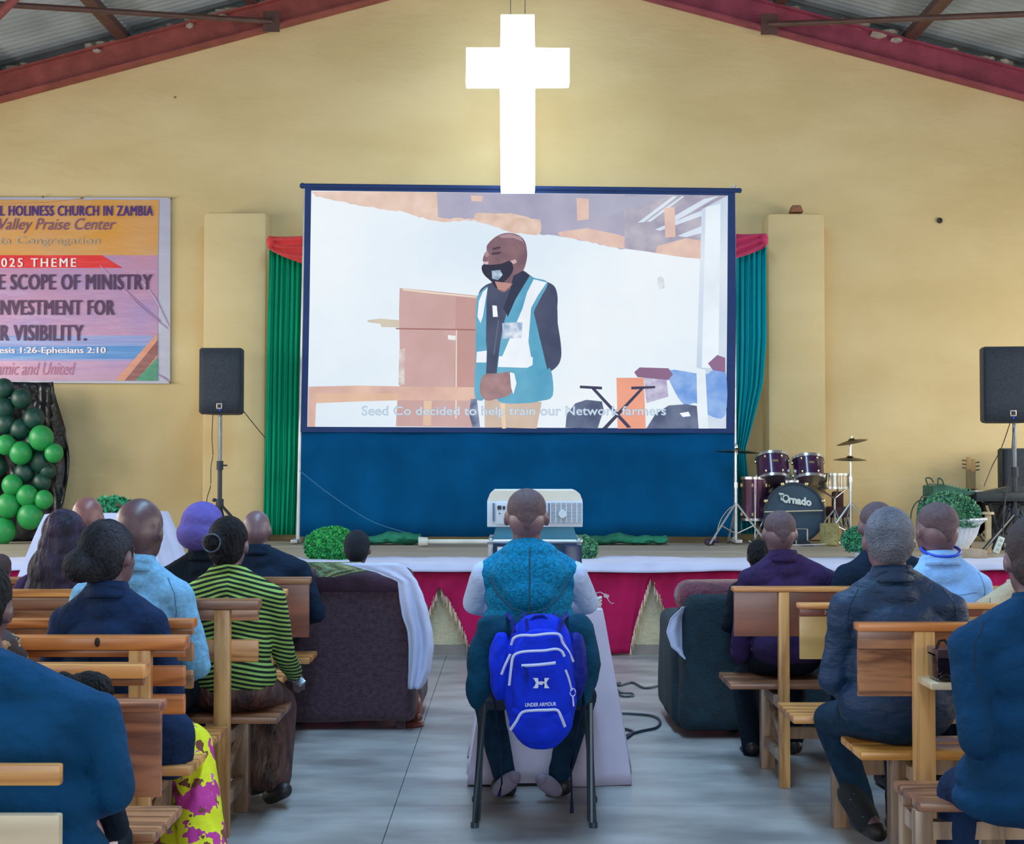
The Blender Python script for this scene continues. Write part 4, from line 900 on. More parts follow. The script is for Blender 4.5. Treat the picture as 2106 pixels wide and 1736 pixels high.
bench('left bench with a single wide post in front of the woman in stripes', 5.3, X(533, 5.3), -1, rl(5.3, (1231, 1252, W_d, 'cap'), (1252, 1277, W_b, 'slat'), (1316, 1362, W_h, 'slat')), [X(463, 5.3), -2.8], (5.38, 5.74, 2, X(566, 5.3)), mseat=W_d, pw=.058)
bench('left bench of separate slats directly behind the man in the pale blue jacket', 4.87, X(400, 4.87), -1, rl(4.87, (1272, 1290, W_o, 'cap'), (1291, 1306, W_b, 'slat'), (1322, 1360, W_b, 'slat'), (1379, 1417, W_b, 'slat')), [X(300, 4.87), -2.6], (4.95, 5.2, 3, X(450, 5.0)))
bench('left slatted bench with a dark knot in its top rail', 4.4, X(383, 4.4), -1, rl(4.4, (1307, 1334, W_o, 'cap'), (1336, 1352, W_o, 'slat'), (1370, 1412, W_o, 'slat'), (1429, 1470, W_o, 'slat')), [X(297, 4.4), -2.4], (4.48, 4.76, 4, X(398, 4.5)))
b = MB(); a = P(200, 1321, 4.353); b.sph(a, (.009, .004, .015), 2)
kn = b.build('wood_knot', mat('knot', (40, 20, 20), .7), [o for o in bpy.data.objects if o.get('label', '').startswith('left slatted bench with a dark knot')][0])
bench('left bench with a short pale top rail and one slat', 4.1, X(300, 4.1), -1, rl(4.1, (1364, 1392, W_h, 'cap'), (1393, 1411, W_b, 'slat'), (1437, 1450, W_d, 'slat')), [X(212, 4.1), -2.3], None)
bench('left bench with a tall walnut board back and slatted seat', 3.6, X(335, 3.6), -1, rl(3.6, (1440, 1459, W_wall, 'cap'), (1458, 1640, W_wall, 'board')), [X(-60, 3.6), -2.2], (3.69, 4.0, 5, X(355, 3.85)), mseat=W_b)
o = thing('seat_trestle', 'pale wooden leg frame under the slatted seat at the bottom left', 'bench leg', (X(245, 3.8), 3.8, 0))
for px_, dd_ in ((208, 3.72), (300, 3.9)):
    b = MB(); x = X(px_, dd_); b.bb(x - .025, x + .025, dd_ - .02, dd_ + .02, 0, .388, bev=.003); b.build('leg', W_v, o)
b = MB(); b.bb(X(208, 3.72), X(300, 3.9), 3.76, 3.79, .22, .34); b.build('rail', W_w, o)
bench('nearest left bench with a yellow top slat and a bleached lower board', 2.72, X(130, 2.72), -1, rl(2.72, (1573, 1617, wood('golden_seat', (176, 116, 50), (214, 158, 82)), 'slat'), (1676, 1790, W_w, 'slat')), [X(-420, 2.72)], None, far=2.4)
# right side
bench('front right bench with red plywood back and a long pale post', 6.1, X(1508, 6.1), 1, rl(6.1, (1206, 1216, W_h, 'cap'), (1216, 1309, W_r, 'board')), [X(1607, 6.1), 3.0], (6.2, 6.55, 2, X(1492, 6.3)), mseat=W_d, pw=.045)
bench('second right bench with a yellow plywood panel', 5.3, X(1643, 5.3), 1, rl(5.3, (1240, 1251, W_h, 'cap'), (1251, 1268, W_r, 'board'), (1268, 1356, W_p, 'board')), [3.0], (5.38, 5.72, 1, X(1616, 5.5)), mseat=W_h)
o = thing('bench_trestle', 'pale leg frame at the aisle end of the second right bench', 'bench leg', (X(1730, 5.5), 5.5, 0))
for px_, dd_ in ((1722, 5.42), (1748, 5.6)): b = MB(); x = X(px_, dd_); b.bb(x - .03, x + .03, dd_ - .025, dd_ + .025, 0, .388, bev=.003); b.build('leg', W_g, o)
b = MB(); b.bb(X(1748, 5.6), 3.0, 5.58, 5.61, .16, .22); b.build('stretcher', W_g, o)
bench('third right bench with a brown board and orange top rail behind the grey haired man', 4.65, X(1762, 4.65), 1, rl(4.65, (1280, 1296, W_o, 'cap'), (1296, 1335, W_b, 'board')), [X(1891, 4.65), 3.0], (4.72, 5.02, 2, X(1740, 4.9)), mseat=wood('golden_seat', (176, 116, 50), (214, 158, 82)))
b = MB(); d_ = 4.655; b.bb(X(1762, d_), X(1893, d_), d_, d_ + .018, Zp(1432, d_), Zp(1336, d_)); b.build('back_panel', W_b, [o for o in bpy.data.objects if o.get('label', '').startswith('third right bench')][0])
for px_ in (1845,): 
    b = MB(); x = X(px_, 4.8); b.bb(x - .03, x + .03, 4.78, 4.83, 0, .388, bev=.003); b.build('leg', W_g, [o for o in bpy.data.objects if o.get('label', '').startswith('third right bench')][0])
sb = thing('stool_bench', 'low bench end with slatted seat beside the man in the navy blazer', 'bench', (X(1900, 4.15), 4.15, 0))
for y0, y1 in ((4.03, 4.12), (4.13, 4.22), (4.23, 4.32)): b = MB(); b.bb(X(1852, 4.2), 3.2, y0, y1, .39, .418, bev=.008); b.build('seat_slat', W_d, sb)
for x, y in ((X(1862, 4.27), 4.27), (X(1890, 4.07), 4.07), (3.0, 4.07), (3.0, 4.27)): b = MB(); b.bb(x - .025, x + .025, y - .022, y + .022, 0, .39, bev=.003); b.build('leg', W_g, sb)
for z in (.34, .12): b = MB(); b.bb(X(1862, 4.27), 3.0, 4.05, 4.09, z - .03, z + .02); b.build('stretcher', W_g, sb); b = MB(); b.bb(X(1876, 4.17) - .015, X(1876, 4.17) + .015, 4.07, 4.27, z - .03, z + .02); b.build('side_rail', W_g, sb)
# far right bench pieces with white lettering on red
pb = bench('far right bench with white lettering on its dark red back', 5.95, X(1960, 5.95), 1, rl(5.95, (1207, 1215, W_h, 'cap'), (1215, 1244, mat('red_painted_board', (120, 40, 60), .5, var=.15), 'board'), (1245, 1252, W_o, 'slat'), (1253, 1275, MATS['red_painted_board'], 'board')), [3.2], None, far=4.3)
Mwl = mat('white_paint', (205, 215, 225), .6, var=.05)
text_px('DU', P(1994, 1243, 5.94), P(2036, 1233, 5.94), Mwl, pb, bold=.05); text_px('F', P(1997, 1262, 5.94), P(2003, 1255, 5.94), Mwl, pb, bold=.05)
sb2 = [o for o in bpy.data.objects if o.get('label', '').startswith('second right bench')][0]
text_px('NW', P(1696, 1264, 5.29), P(1722, 1254, 5.29), mat('silver_paint', (170, 175, 180), .5, var=.3), sb2, bold=.03)

# ================================================================== SOFAS
M_sofa = mat('brown_sofa', (66, 46, 60), .85, var=.35, scale=40, bump=.3, bscale=120, sheen=.15); M_sofb = mat('black_sofa', (4, 38, 52), .8, var=.25, scale=20, bump=.2, bscale=80); M_burg = mat('burgundy_cover', (84, 24, 48), .75, var=.3, scale=14, bump=.4, bscale=30, sheen=.2)
sf = thing('sofa', 'dark brown sofa seen from behind with a white cloth over its right corner', 'sofa', (X(700, 7.4), 7.6, 0))
def softbox(x0, x1, y0, y1, z0, z1, r, nm, m, parent, amp=.008, taper=0):
    b = MB(); b.bb(x0, x1, y0, y1, z0, z1)
    bmesh.ops.bevel(b.b, geom=b.b.edges[:], offset=r, segments=4, affect='EDGES', profile=.5)
    bmesh.ops.subdivide_edges(b.b, edges=[e for e in b.b.edges if e.calc_length() > .15], cuts=5, use_grid_fill=True)
    for v in b.b.verts:
        n_ = mnoise.noise(v.co * 5) * amp; v.co += Vector((n_, n_ * .5, mnoise.noise(v.co * 4 + Vector((5, 0, 0))) * amp))
        if taper: v.co.x += (v.co.x - (x0 + x1) / 2) * taper * (z1 - v.co.z) / (z1 - z0)
    return b.build(nm, m, parent)
d_ = 7.35; xl, xr = X(535, d_), X(855, d_); zt3 = Zp(1172, d_)
softbox(xl, xr, 7.35, 7.58, .04, zt3 - .06, .05, 'back', M_sofa, sf); softbox(xl + .01, xr - .02, 7.33, 7.6, Zp(1222, d_), zt3, .05, 'top_cushion', mat('brown_cushion', (60, 38, 60), .8, var=.2, scale=10, bump=.3, bscale=20), sf)
softbox(xl, xr, 7.4, 8.15, .1, .42, .05, 'seat', M_sofa, sf); softbox(xr - .10, xr + .02, 7.5, 8.15, .05, .6, .05, 'arm', M_sofa, sf); softbox(xl, xl + .14, 7.5, 8.15, .05, .6, .05, 'arm', M_sofa, sf)
for x in (xl + .08, xr - .08):
    for y in (7.42, 8.08): b = MB(); b.cyl((x, y, 0), (x, y, .06), .025, .03); b.build('foot', M_sofa, sf)
def drape(rows, d0, d1, m, name, lab, cat, folds=3, amp=.012, nu=40, nv=40):
    b = MB(); ys = [r[0] for r in rows]
    def fn(u, v):
        y = ys[0] + v * (ys[-1] - ys[0])
        for a, c in zip(rows, rows[1:]):
            if a[0] <= y <= c[0] + 1e-6: break
        t = (y - a[0]) / (c[0] - a[0]); t2 = t * t * (3 - 2 * t) * .5 + t * .5
        x0 = a[1] + t2 * (c[1] - a[1]); x1 = a[2] + t2 * (c[2] - a[2]); d = d0 + (d1 - d0) * u ** 2
        p = P(x0 + u * (x1 - x0), y, d); p.y += amp * math.sin(u * folds * 2 * PI + v * 2) * min(1, v * 3); return p
    b.grid(fn, nu, nv); o = b.build(name, m, None, thick=.004); return tag(o, lab, cat)
drape([(1158, 700, 815), (1166, 730, 836), (1180, 780, 846), (1196, 818, 858), (1228, 821, 871), (1262, 826, 881), (1302, 838, 889), (1330, 840, 892), (1376, 840, 886), (1403, 839, 876), (1417, 839, 866)], 7.25, 7.26, M_white, 'cloth', 'white cloth hanging over the right corner of the brown sofa', 'cloth', 2)
drape([(1156, 628, 742), (1163, 632, 756), (1172, 648, 772), (1180, 650, 720), (1187, 655, 690)], 7.28, 7.29, mat('lace', (150, 156, 112), .8, col2=(110, 150, 120), scale=30, bump=.4, bscale=60), 'lace_cloth', 'small patterned lace cloth on top of the brown sofa', 'cloth', 3, .006)
b = MB(); a = P(855, 1455, 7.5); b.sph(a, (.035, .05, .08), 3); b.sph(P(850, 1490, 7.5), (.06, .06, .025), 2); b.sph(P(862, 1475, 7.45), (.02, .02, .02), 2)
b.build('carved_scroll', mat('polished_brown', (110, 62, 56), .3, var=.2), sf)
sg = thing('sofa', 'black covered sofa with burgundy throw right of the aisle', 'sofa', (X(1500, 7.2), 7.4, 0)); xl, xr = X(1400, 7.1), 2.25
softbox(xl + .01, xr, 7.12, 7.38, .03, Zp(1215, 7.1), .07, 'back', M_sofb, sg, .012, .02); softbox(xl - .01, xr, 7.14, 7.42, Zp(1268, 7.1), Zp(1201, 7.1), .075, 'throw', M_burg, sg, .012)
softbox(xl - .03, xl + .14, 7.25, 7.95, .03, .58, .06, 'arm', M_sofb, sg, .012, .02); softbox(xr - .14, xr, 7.25, 7.95, .03, .58, .06, 'arm', M_sofb, sg, .012); softbox(xl, xr, 7.2, 7.95, .08, .42, .06, 'seat', M_sofb, sg, .012)
drape([(1248, 1402, 1414), (1275, 1378, 1408), (1300, 1371, 1410), (1330, 1380, 1411), (1345, 1396, 1412), (1356, 1408, 1413)], 7.13, 7.2, M_white, 'cloth', 'sliver of white cloth hanging on the left arm of the black sofa', 'cloth', 1.5, .006)

# ================================================================== PROJECTOR, CASE AND TABLE
PT = thing('draped_table', 'narrow table under a long white cloth in the middle of the aisle', 'table', (.1, 6.6, 0)); zt4 = Zp(1240, 6.5)
x0_, x1_ = X(1022, 6.25), X(1238, 6.25)
tablecloth((x0_ + x1_) / 2, 6.62, x1_ - x0_, .8, zt4, .012, .125, 9, .012, mat('lilac_white_cloth', (178, 172, 196), .8, var=.05, sheen=.15, bump=.1, bscale=12), 1.3, PT)
b = MB(); b.bb(x0_ + .01, x1_ - .01, 6.24, 7.0, zt4 - .03, zt4 - .007); b.build('tabletop', MATS['pale_wood'], PT)
for x in (x0_ + .04, x1_ - .04):
    for y in (6.3, 6.94): b = MB(); b.bb(x - .02, x + .02, y - .02, y + .02, 0, zt4 - .03); b.build('leg', MATS['pale_wood'], PT)
cs = thing('flight_case', 'aluminium edged blue case holding up the projector', 'case', (X(1100, 6.5), 6.6, zt4)); M_al = mat('aluminium', (170, 185, 200), .3, metal=.6); M_cb = mat('case_blue', (20, 58, 90), .6)
x0, x1, zb, zt5 = X(1004, 6.4), X(1196, 6.4), zt4 + .006, Zp(1110, 6.4)
b = MB(); b.bb(x0 + .012, x1 - .012, 6.4, 6.8, zb, zt5 - .01); b.build('panel', M_cb, cs, smooth=False)
b = MB()
for x in (x0 + .012, x1 - .012):
    for y in (6.4, 6.8): b.cyl((x, y, zb), (x, y, zt5), .012, seg=10)
for z in (zb + .012, zt5 - .008):
    for y in (6.4, 6.8): b.cyl((x0, y, z), (x1, y, z), .011, seg=10)
    for x in (x0 + .01, x1 - .01): b.cyl((x, 6.4, z), (x, 6.8, z), .011, seg=10)
b.build('edge_frame', M_al, cs)
for x in (x0 + .012, x1 - .012): b = MB(); b.sph((x, 6.4, zt5 - .008), .018, 2); b.build('ball_corner', M_al, cs)
b = MB(); b.bb(x0 + .04, x0 + .09, 6.375, 6.392, zt5 - .12, zt5 - .03, bev=.004); b.build('latch', M_al, cs)
b = MB(); b.prism([(x0 + .02, 6.42, zt5), (x1 - .02, 6.42, zt5), (x1 - .035, 6.42, Zp(1084, 6.4)), (x0 + .035, 6.42, Zp(1084, 6.4))], (0, .3, 0)); b.build('riser', mat('riser_teal', (52, 128, 160), .5), cs, smooth=False)
pj = thing('projector', 'large white video projector seen from behind with a vent grille', 'projector', (X(1100, 6.5), 6.6, Zp(1085, 6.4))); M_pw = mat('projector_white', (196, 210, 226), .45, var=.04)
x0, x1, z0, z1 = X(1002, 6.4), X(1198, 6.4), Zp(1084, 6.4), Zp(1009, 6.4); zm = Zp(1030, 6.4); wv = x1 - x0
b = MB(); b.bb(x0, x1, 6.4, 6.82, z0, zm, bev=.004); b.build('body', M_pw, pj)
b = MB(); b.prism([(x0, 6.402, zm), (x1, 6.402, zm), (x1 - .012, 6.402, z1 - .015), (x1 - .03, 6.402, z1), (x0 + .03, 6.402, z1), (x0 + .012, 6.402, z1 - .015)], (0, .4, 0)); b.build('top_cover', mat('projector_cream', (208, 206, 196), .45, var=.04), pj)
M_vg = mat('vent_dark', (96, 112, 140), .6); M_pd = mat('port_dark', (30, 34, 44), .5)
gx0, gx1, gz0, gz1 = X(1132, 6.39), X(1197, 6.39), Zp(1075, 6.39), Zp(1034, 6.39)
b = MB(); b.bb(gx0, gx1, 6.394, 6.399, gz0, gz1); g = b.build('vent', M_vg, pj, smooth=False)
for k in range(16): z = gz0 + (k + .5) / 16 * (gz1 - gz0); b = MB(); b.bb(gx0, gx1, 6.387, 6.396, z - .0014, z + .0014); b.build('louvre', M_pw, g, smooth=False)
for k in range(7): x = gx0 + k / 6 * (gx1 - gx0); b = MB(); b.bb(x - .002, x + .002, 6.386, 6.396, gz0, gz1); b.build('louvre_bar', M_pw, g, smooth=False)
b = MB(); b.lathe([(0, 0), (.018, 0), (.018, .01), (0, .01)], (X(1157, 6.38), 6.386, Zp(1057, 6.38)), 20, QX); b.build('lamp_cover', M_pw, g)
b = MB(); b.bb(X(1020, 6.39), X(1050, 6.39), 6.392, 6.4, Zp(1078, 6.39), Zp(1034, 6.39), bev=.002); pp_ = b.build('port_panel', M_pw, pj)
for (a0, a1, c0_, c1_) in ((1023, 1031, 1040, 1048), (1034, 1039, 1041, 1048), (1026, 1029, 1055, 1057)): b = MB(); b.bb(X(a0, 6.39), X(a1, 6.39), 6.387, 6.393, Zp(c1_, 6.39), Zp(c0_, 6.39)); b.build('socket', M_pd, pp_, smooth=False)
for a0 in (1013, 1127): b = MB(); b.bb(X(a0, 6.39), X(a0 + 4, 6.39), 6.39, 6.4, Zp(1072, 6.39), Zp(1035, 6.39)); b.build('slot', M_vg, pj, smooth=False)
b = MB(); b.lathe([(0, 0), (.05, 0), (.055, -.05), (.045, -.06), (0, -.055)], (X(1080, 6.85), 6.8, (z0 + zm) / 2), 24, QX); b.build('lens', M_pd, pj)
b = MB(); b.bb(X(1158, 6.3), X(1196, 6.3), 6.28, 6.30, zt4 + .01, Zp(1120, 6.3), bev=.008); tag(b.build('tablet', mat('tablet_navy', (10, 40, 80), .3)), 'dark blue flat panel leaning on the case right of the seated man', 'tablet')
for k in range(3):
    c = P(1212, 1216, 6.32); c.z = zt4 + .014 + k * .012
    b = MB(); b.tube([c + Vector((.05 * math.cos(t), .04 * math.sin(t), .004 * math.sin(3 * t + k))) for t in [j * PI / 8 for j in range(16)]], .007, 6, closed=True)
    tag(b.build('cable_coil', mat('white_cable', (190, 190, 195), .5)), ('bottom', 'middle', 'top')[k] + ' coil of white cable in the pile on the white aisle table', 'cable', 'coils of white cable on the table')
b = MB(); c = P(1246, 1227, 6.3)
b.tube([P(1215, 1222, 6.3), P(1235, 1218, 6.28), P(1246, 1225, 6.27), P(1252, 1236, 6.28), P(1258, 1242, 6.29), P(1262, 1240, 6.3)], .002, 5); b.box(P(1247, 1226, 6.265), (.022, .004, .016), rot=Matrix.Rotation(R(25), 3, 'Y')); tag(b.build('plug_lead', mat('clear_lead', (170, 150, 175), .3)), 'thin pale lead with a small plug sticking out from the aisle table', 'cable')
M_fc = mat('floor_cable', (28, 48, 62), .5)
def FP(px, py): d = CAMH * F / (py - YH); return Vector((P(px, py, d).x, d, .008))
cable([FP(1262, 1398), FP(1272, 1410), FP(1300, 1404), FP(1325, 1415), FP(1355, 1410), FP(1385, 1400), FP(1410, 1398)], .007, 'dark cable running across the aisle floor to the black sofa', M_fc, 'floor_cable')
cable([FP(1262, 1420), FP(1280, 1432), FP(1302, 1431), FP(1298, 1426), FP(1275, 1424), FP(1266, 1408), FP(1276, 1404)], .006, 'small loop of dark cable beside the aisle table', M_fc, 'floor_cable')
cable([FP(1270, 1467), FP(1300, 1468), FP(1340, 1472), FP(1357, 1482), FP(1350, 1496), FP(1320, 1503), FP(1290, 1512), FP(1284, 1520), FP(1302, 1505), FP(1280, 1498)], .007, 'wide loop of dark cable on the floor right of the aisle table', M_fc, 'floor_cable')

# ================================================================== METAL CHAIR
M_ch = mat('chair_steel', (64, 78, 90), .35, metal=.6, var=.1)
ch = thing('metal_chair', 'grey steel framed chair in the middle of the aisle under the seated man', 'chair', (X(1098, 5.6), 5.6, 0))
for s, px_b, px_t in ((-1, 977, 992), (1, 1219, 1212)):
    xb = X(px_b, 5.41); xt = X(px_t, 5.45)
    b = MB(); b.tube([(xb, 5.41, .004), (xt, 5.46, .46), (xt + s * .0, 5.42, .765)], .0125, 8); b.cyl((xb, 5.41, 0), (xb, 5.41, .02), .016); b.build('rear_leg', M_ch, ch)
    xf = X(985 if s < 0 else 1214, 5.8) + s * .012
    b = MB(); b.tube([(xf, 5.82, .004), (xt, 5.76, .40), (xt, 5.72, .43), (xt, 5.46, .44)], .0125, 8); b.cyl((xf, 5.82, 0), (xf, 5.82, .02), .016); b.build('front_leg', M_ch, ch)
    b = MB(); b.tube([(xb + s * -.008, 5.5, .004), (xt, 5.52, .42)], .011, 8); b.build('side_leg', M_ch, ch)
xa, xc = X(995, 5.45), X(1210, 5.45)
b = MB(); b.bb(xa, xc, 5.46, 5.8, .43, .465, bev=.012); b.build('seat', mat('seat_pad', (20, 34, 52), .8), ch); b = MB(); b.bb(xa + .01, xc - .01, 5.41, 5.435, .56, .77, bev=.01); b.build('backrest', mat('seat_pad', (20, 34, 52), .8), ch)

# ================================================================== PEOPLE
def remesh(mb, vox, name, m, parent, smooth=4, amp=0, ns=8, aniso=(1, 1, 1), label=None):
    me = mb.mesh(name); o = bpy.data.objects.new('tmp', me); COL.objects.link(o)
    md = o.modifiers.new('r', 'REMESH'); md.mode = 'VOXEL'; md.voxel_size = vox; md.adaptivity = 0
    if smooth: s_ = o.modifiers.new('s', 'SMOOTH'); s_.factor = .5; s_.iterations = smooth
    dg = bpy.context.evaluated_depsgraph_get(); dg.update()
    m2 = bpy.data.meshes.new_from_object(o.evaluated_get(dg)); bpy.data.objects.remove(o); bpy.data.meshes.remove(me)
    m2.name = name
    if amp:
        cos = []; A = Vector(aniso)
        for v in m2.vertices:
            c = v.co; q = Vector((c.x * A.x, c.y * A.y, c.z * A.z)) * ns
            t = mnoise.noise(q) + .5 * mnoise.noise(q * 2.3 + Vector((3, 1, 7))); t = (1 - 2 * abs(t)) * .6 + t * .4
            cos.append(c + v.normal * (amp * t))
        for v, c in zip(m2.vertices, cos): v.co = c
    o = link(name, m2, m, parent)
    for p in m2.polygons: p.use_smooth = True
    if label: o['label'] = label
    return o
def skinmat(n, c, c2): 
    m = mat(n, c, .42, col2=c2, scale=9, bump=.06, bscale=50, spec=.5); m.node_tree.nodes['Principled BSDF'].inputs['Subsurface Weight'].default_value = .0; return m
SK = {'a': skinmat('skin_brown', (94, 74, 84), (108, 86, 96)), 'b': skinmat('skin_deep_brown', (76, 56, 64), (94, 70, 76)), 'c': skinmat('skin_warm_brown', (112, 72, 74), (126, 84, 84))}
M_hair = mat('black_hair', (14, 16, 24), .7, spec=.2, var=.5, scale=30, bump=.5, bscale=90, stretch=(1, 1, .4)); M_stub = mat('shaved_hair', (80, 65, 75), .75, var=.2, scale=60, bump=.2, bscale=200)
M_grey = mat('grey_hair', (124, 130, 148), .85, col2=(92, 98, 116), scale=14, bump=.6, bscale=140); M_afro = mat('dark_grey_hair', (22, 28, 38), .85, spec=.2, col2=(62, 64, 76), scale=12, bump=.8, bscale=120, stretch=(1, 1, .5))
M_white_eye = mat('eye_white', (200, 195, 190), .3); M_iris = mat('iris', (25, 15, 12), .2); M_shoe = mat('shoe_dark', (28, 26, 30), .5)
from mathutils.bvhtree import BVHTree
def seam_mat(m):
    c = [n for n in m.node_tree.nodes if n.type == 'VALTORGB'][0].color_ramp.elements[0].color
    return mat(m.name + '_seam', tuple(x * .45 for x in c[:3]), .9, var=0)
def person(label, hx, hy, d, bx=None, seat=.42, sw=1., skin='a', hair=None, top=None, topm=None, bottom='trousers', botm=None, shoem=None, hyaw=0, hpitch=0, hroll=0, arms=None, legs=None, vox=.011, wr=.004, collar=True, wid=1., bulk=1., hem=.0, tall=1.0, headk=1., shoulder_drop=0, kover=None, torso_only=False, extra=None, hsc=1., yoke=False):
    ht = P(hx, hy, d); k = (ht.z - seat) / .865 if not kover else kover
    bxw = X(bx, d) if bx is not None else ht.x
    seat = ht.z - .865 * k if kover else seat
    dxh = (ht.x - bxw) / k
    W = Matrix.Translation((bxw, d, seat)) @ Matrix.Scale(k, 4)
    HP = Matrix.Translation((dxh, .0, 0))
    HR = HP @ Matrix.Translation((0, .01, .62)) @ Euler((R(hpitch), R(hroll), R(hyaw)), 'XYZ').to_matrix().to_4x4() @ Matrix.Scale(headk, 4) @ Matrix.Translation((0, -.01, -.62))
    root = thing('person', label, 'person', (bxw, d + .1, 0))
    def pt(x, y, z): return W @ Vector((x, y, z))
    def hpnt(x, y, z): return W @ HR @ Vector((x, y, z))
    def ell(mb, c, r, M=None, sub=3):
        q = bmesh.ops.create_icosphere(mb.b, subdivisions=sub, radius=1)
        bmesh.ops.transform(mb.b, matrix=W @ (M if M is not None else Matrix()) @ Matrix.Translation(c) @ Matrix.Diagonal((*r, 1)), verts=q['verts'])
    def chain(mb, pts, rs):
        for (p, r1), (q, r2) in zip(list(zip(pts, rs))[:-1], list(zip(pts, rs))[1:]): mb.cap(p, q, r1 * k, r2 * k, 14)
    S_ = sw; sd = shoulder_drop
    sh = [pt(s * .165 * S_, -.01, .505 - sd) for s in (-1, 1)]
    fz = -seat / k
    if arms is None: arms = [None, None]
    ael = []
    for i, s in enumerate((-1, 1)):
        if arms[i] is None: ael.append((pt(s * .235 * S_, .0, .24), pt(s * .11, .27, .17)))
        else: ael.append(arms[i])
    lg = []
    for i, s in enumerate((-1, 1)):
        if legs is None or legs[i] is None: lg.append((pt(s * .12, .42, .10), pt(s * .12, .44, fz + .09), pt(s * .13, .56, fz + .03)))
        else: lg.append(legs[i])
    hip = [pt(s * .09, .02, .10) for s in (-1, 1)]
    # ---- body, one continuous skin
    b = MB()
    ell(b, (0, 0, .13), (.15 * bulk, .115, .12)); ell(b, (0, .01, .28), (.135 * bulk, .1, .16)); ell(b, (0, 0, .42), (.15 * S_, .1, .14))
    b.cap(pt(-.13 * S_, -.005, .51 - sd), pt(.13 * S_, -.005, .51 - sd), .055 * k, .055 * k); b.cap(pt(0, .012, .55), hpnt(0, .0, .67), .056 * k, .060 * k); b.cap(pt(-.10, .005, .53), pt(dxh * .6, .01, .60), .042 * k, .044 * k); b.cap(pt(.10, .005, .53), pt(dxh * .6, .01, .60), .042 * k, .044 * k)
    hs = hsc
    ell(b, (0, .012, .768), (.083 * hs, .098 * hs, .096), HR); ell(b, (0, .045, .70), (.064, .07, .078), HR); ell(b, (0, -.012, .735), (.076, .082, .082), HR)
    ell(b, (0, .118, .722), (.013, .02, .022), HR, 2); ell(b, (0, .10, .765), (.05, .014, .012), HR, 2); ell(b, (0, .098, .682), (.024, .016, .009), HR, 2); ell(b, (0, .085, .655), (.025, .02, .016), HR, 2)
    for s in (-1, 1):
        ell(b, (s * .086 * hs, .012, .735), (.011, .024, .032), HR @ Matrix.Translation((s * .079, .012, .735)) @ Matrix.Rotation(s * .35, 4, 'Z') @ Matrix.Translation((-s * .079, -.012, -.735)), 2)
        ell(b, (s * .045, .06, .72), (.025, .03, .03), HR, 2)
    for i, s in enumerate((-1, 1)):
        e, wv_ = ael[i]; chain(b, [sh[i], e, wv_], [.046, .038, .026])
        dirv = (wv_ - e).normalized(); palm = wv_ + dirv * .05 * k; side = dirv.cross(Vector((0, 0, 1))).normalized()
        b.cap(wv_, palm, .026 * k, .03 * k, 10); b.sph(palm + dirv * .02 * k, (.036 * k, .036 * k, .018 * k), 2)
        for f in range(4):
            r0 = palm + dirv * .035 * k + side * (f - 1.5) * .019 * k; L1 = (.034, .04, .038, .03)[f] * k
            m1 = r0 + (dirv * .8 + Vector((0, 0, -.5))) * L1; t1_ = m1 + (dirv * .3 + Vector((0, 0, -.9))) * L1 * .8
            b.cap(r0, m1, .0085 * k, .008 * k, 8); b.cap(m1, t1_, .008 * k, .007 * k, 8)
        th0 = wv_ + dirv * .015 * k - s * side * .026 * k * (1 if s > 0 else 1); th1 = th0 + (dirv * .6 - s * side * .5) * .04 * k; b.cap(th0, th1, .011 * k, .009 * k, 8); b.cap(th1, th1 + (dirv * .9 + Vector((0, 0, -.3))) * .025 * k, .009 * k, .008 * k, 8)
        kn_, an, to = lg[i]; chain(b, [hip[i], kn_, an], [.075, .052, .036]); b.cap(an, to, .034 * k, .03 * k)
    if torso_only: pass
    body = remesh(b, vox, 'body', SK[skin], root, 3)
    for s in (-1, 1):
        b = MB(); c = hpnt(s * .03, .098, .745); b.sph(c, .012 * k, 2); ey = b.build('eye', M_white_eye, root); b = MB(); b.sph(hpnt(s * .03, .107, .745), .006 * k, 1); b.build('iris', M_iris, ey)
    # ---- hair
    if hair:
        ty, hm = hair[0], hair[1]; b = MB(); nz = (0, 8); nm = 'hair'
        if ty == 'stubble': ell(b, (0, .002, .785), (.0842 * hs, .0985 * hs, .083), HR); ell(b, (0, -.022, .752), (.062, .0775, .068), HR); ell(b, (0, -.03, .725), (.042, .066, .052), HR)
        elif ty == 'short': ell(b, (0, 0, .776), (.089 * hs, .102 * hs, .1), HR); ell(b, (0, -.02, .74), (.083, .086, .085), HR); nz = (.003, 30)
        elif ty == 'grey': ell(b, (0, -.004, .772), (.088 * hs, .1, .098), HR); ell(b, (0, -.022, .74), (.083, .086, .084), HR); nz = (.0018, 50)
        elif ty == 'afro': ell(b, (0, -.005, .772), (.092, .105, .104), HR); ell(b, (-.005, -.025, .73), (.083, .085, .09), HR); ell(b, (-.03, -.10, .715), (.066, .055, .06), HR); nz = (.005, 26)
        elif ty == 'bun': ell(b, (0, 0, .772), (.088, .1, .102), HR); ell(b, (0, -.02, .73), (.08, .085, .09), HR); ell(b, (-.03, -.10, .755), (.046, .035, .046), HR); nz = (.003, 24)
        elif ty == 'puffs': ell(b, (0, 0, .775), (.083, .098, .1), HR); ell(b, (-.12, -.01, .82), (.09, .08, .06), HR); ell(b, (.12, -.01, .80), (.10, .08, .08), HR); nz = (.012, 20)
        elif ty == 'long':
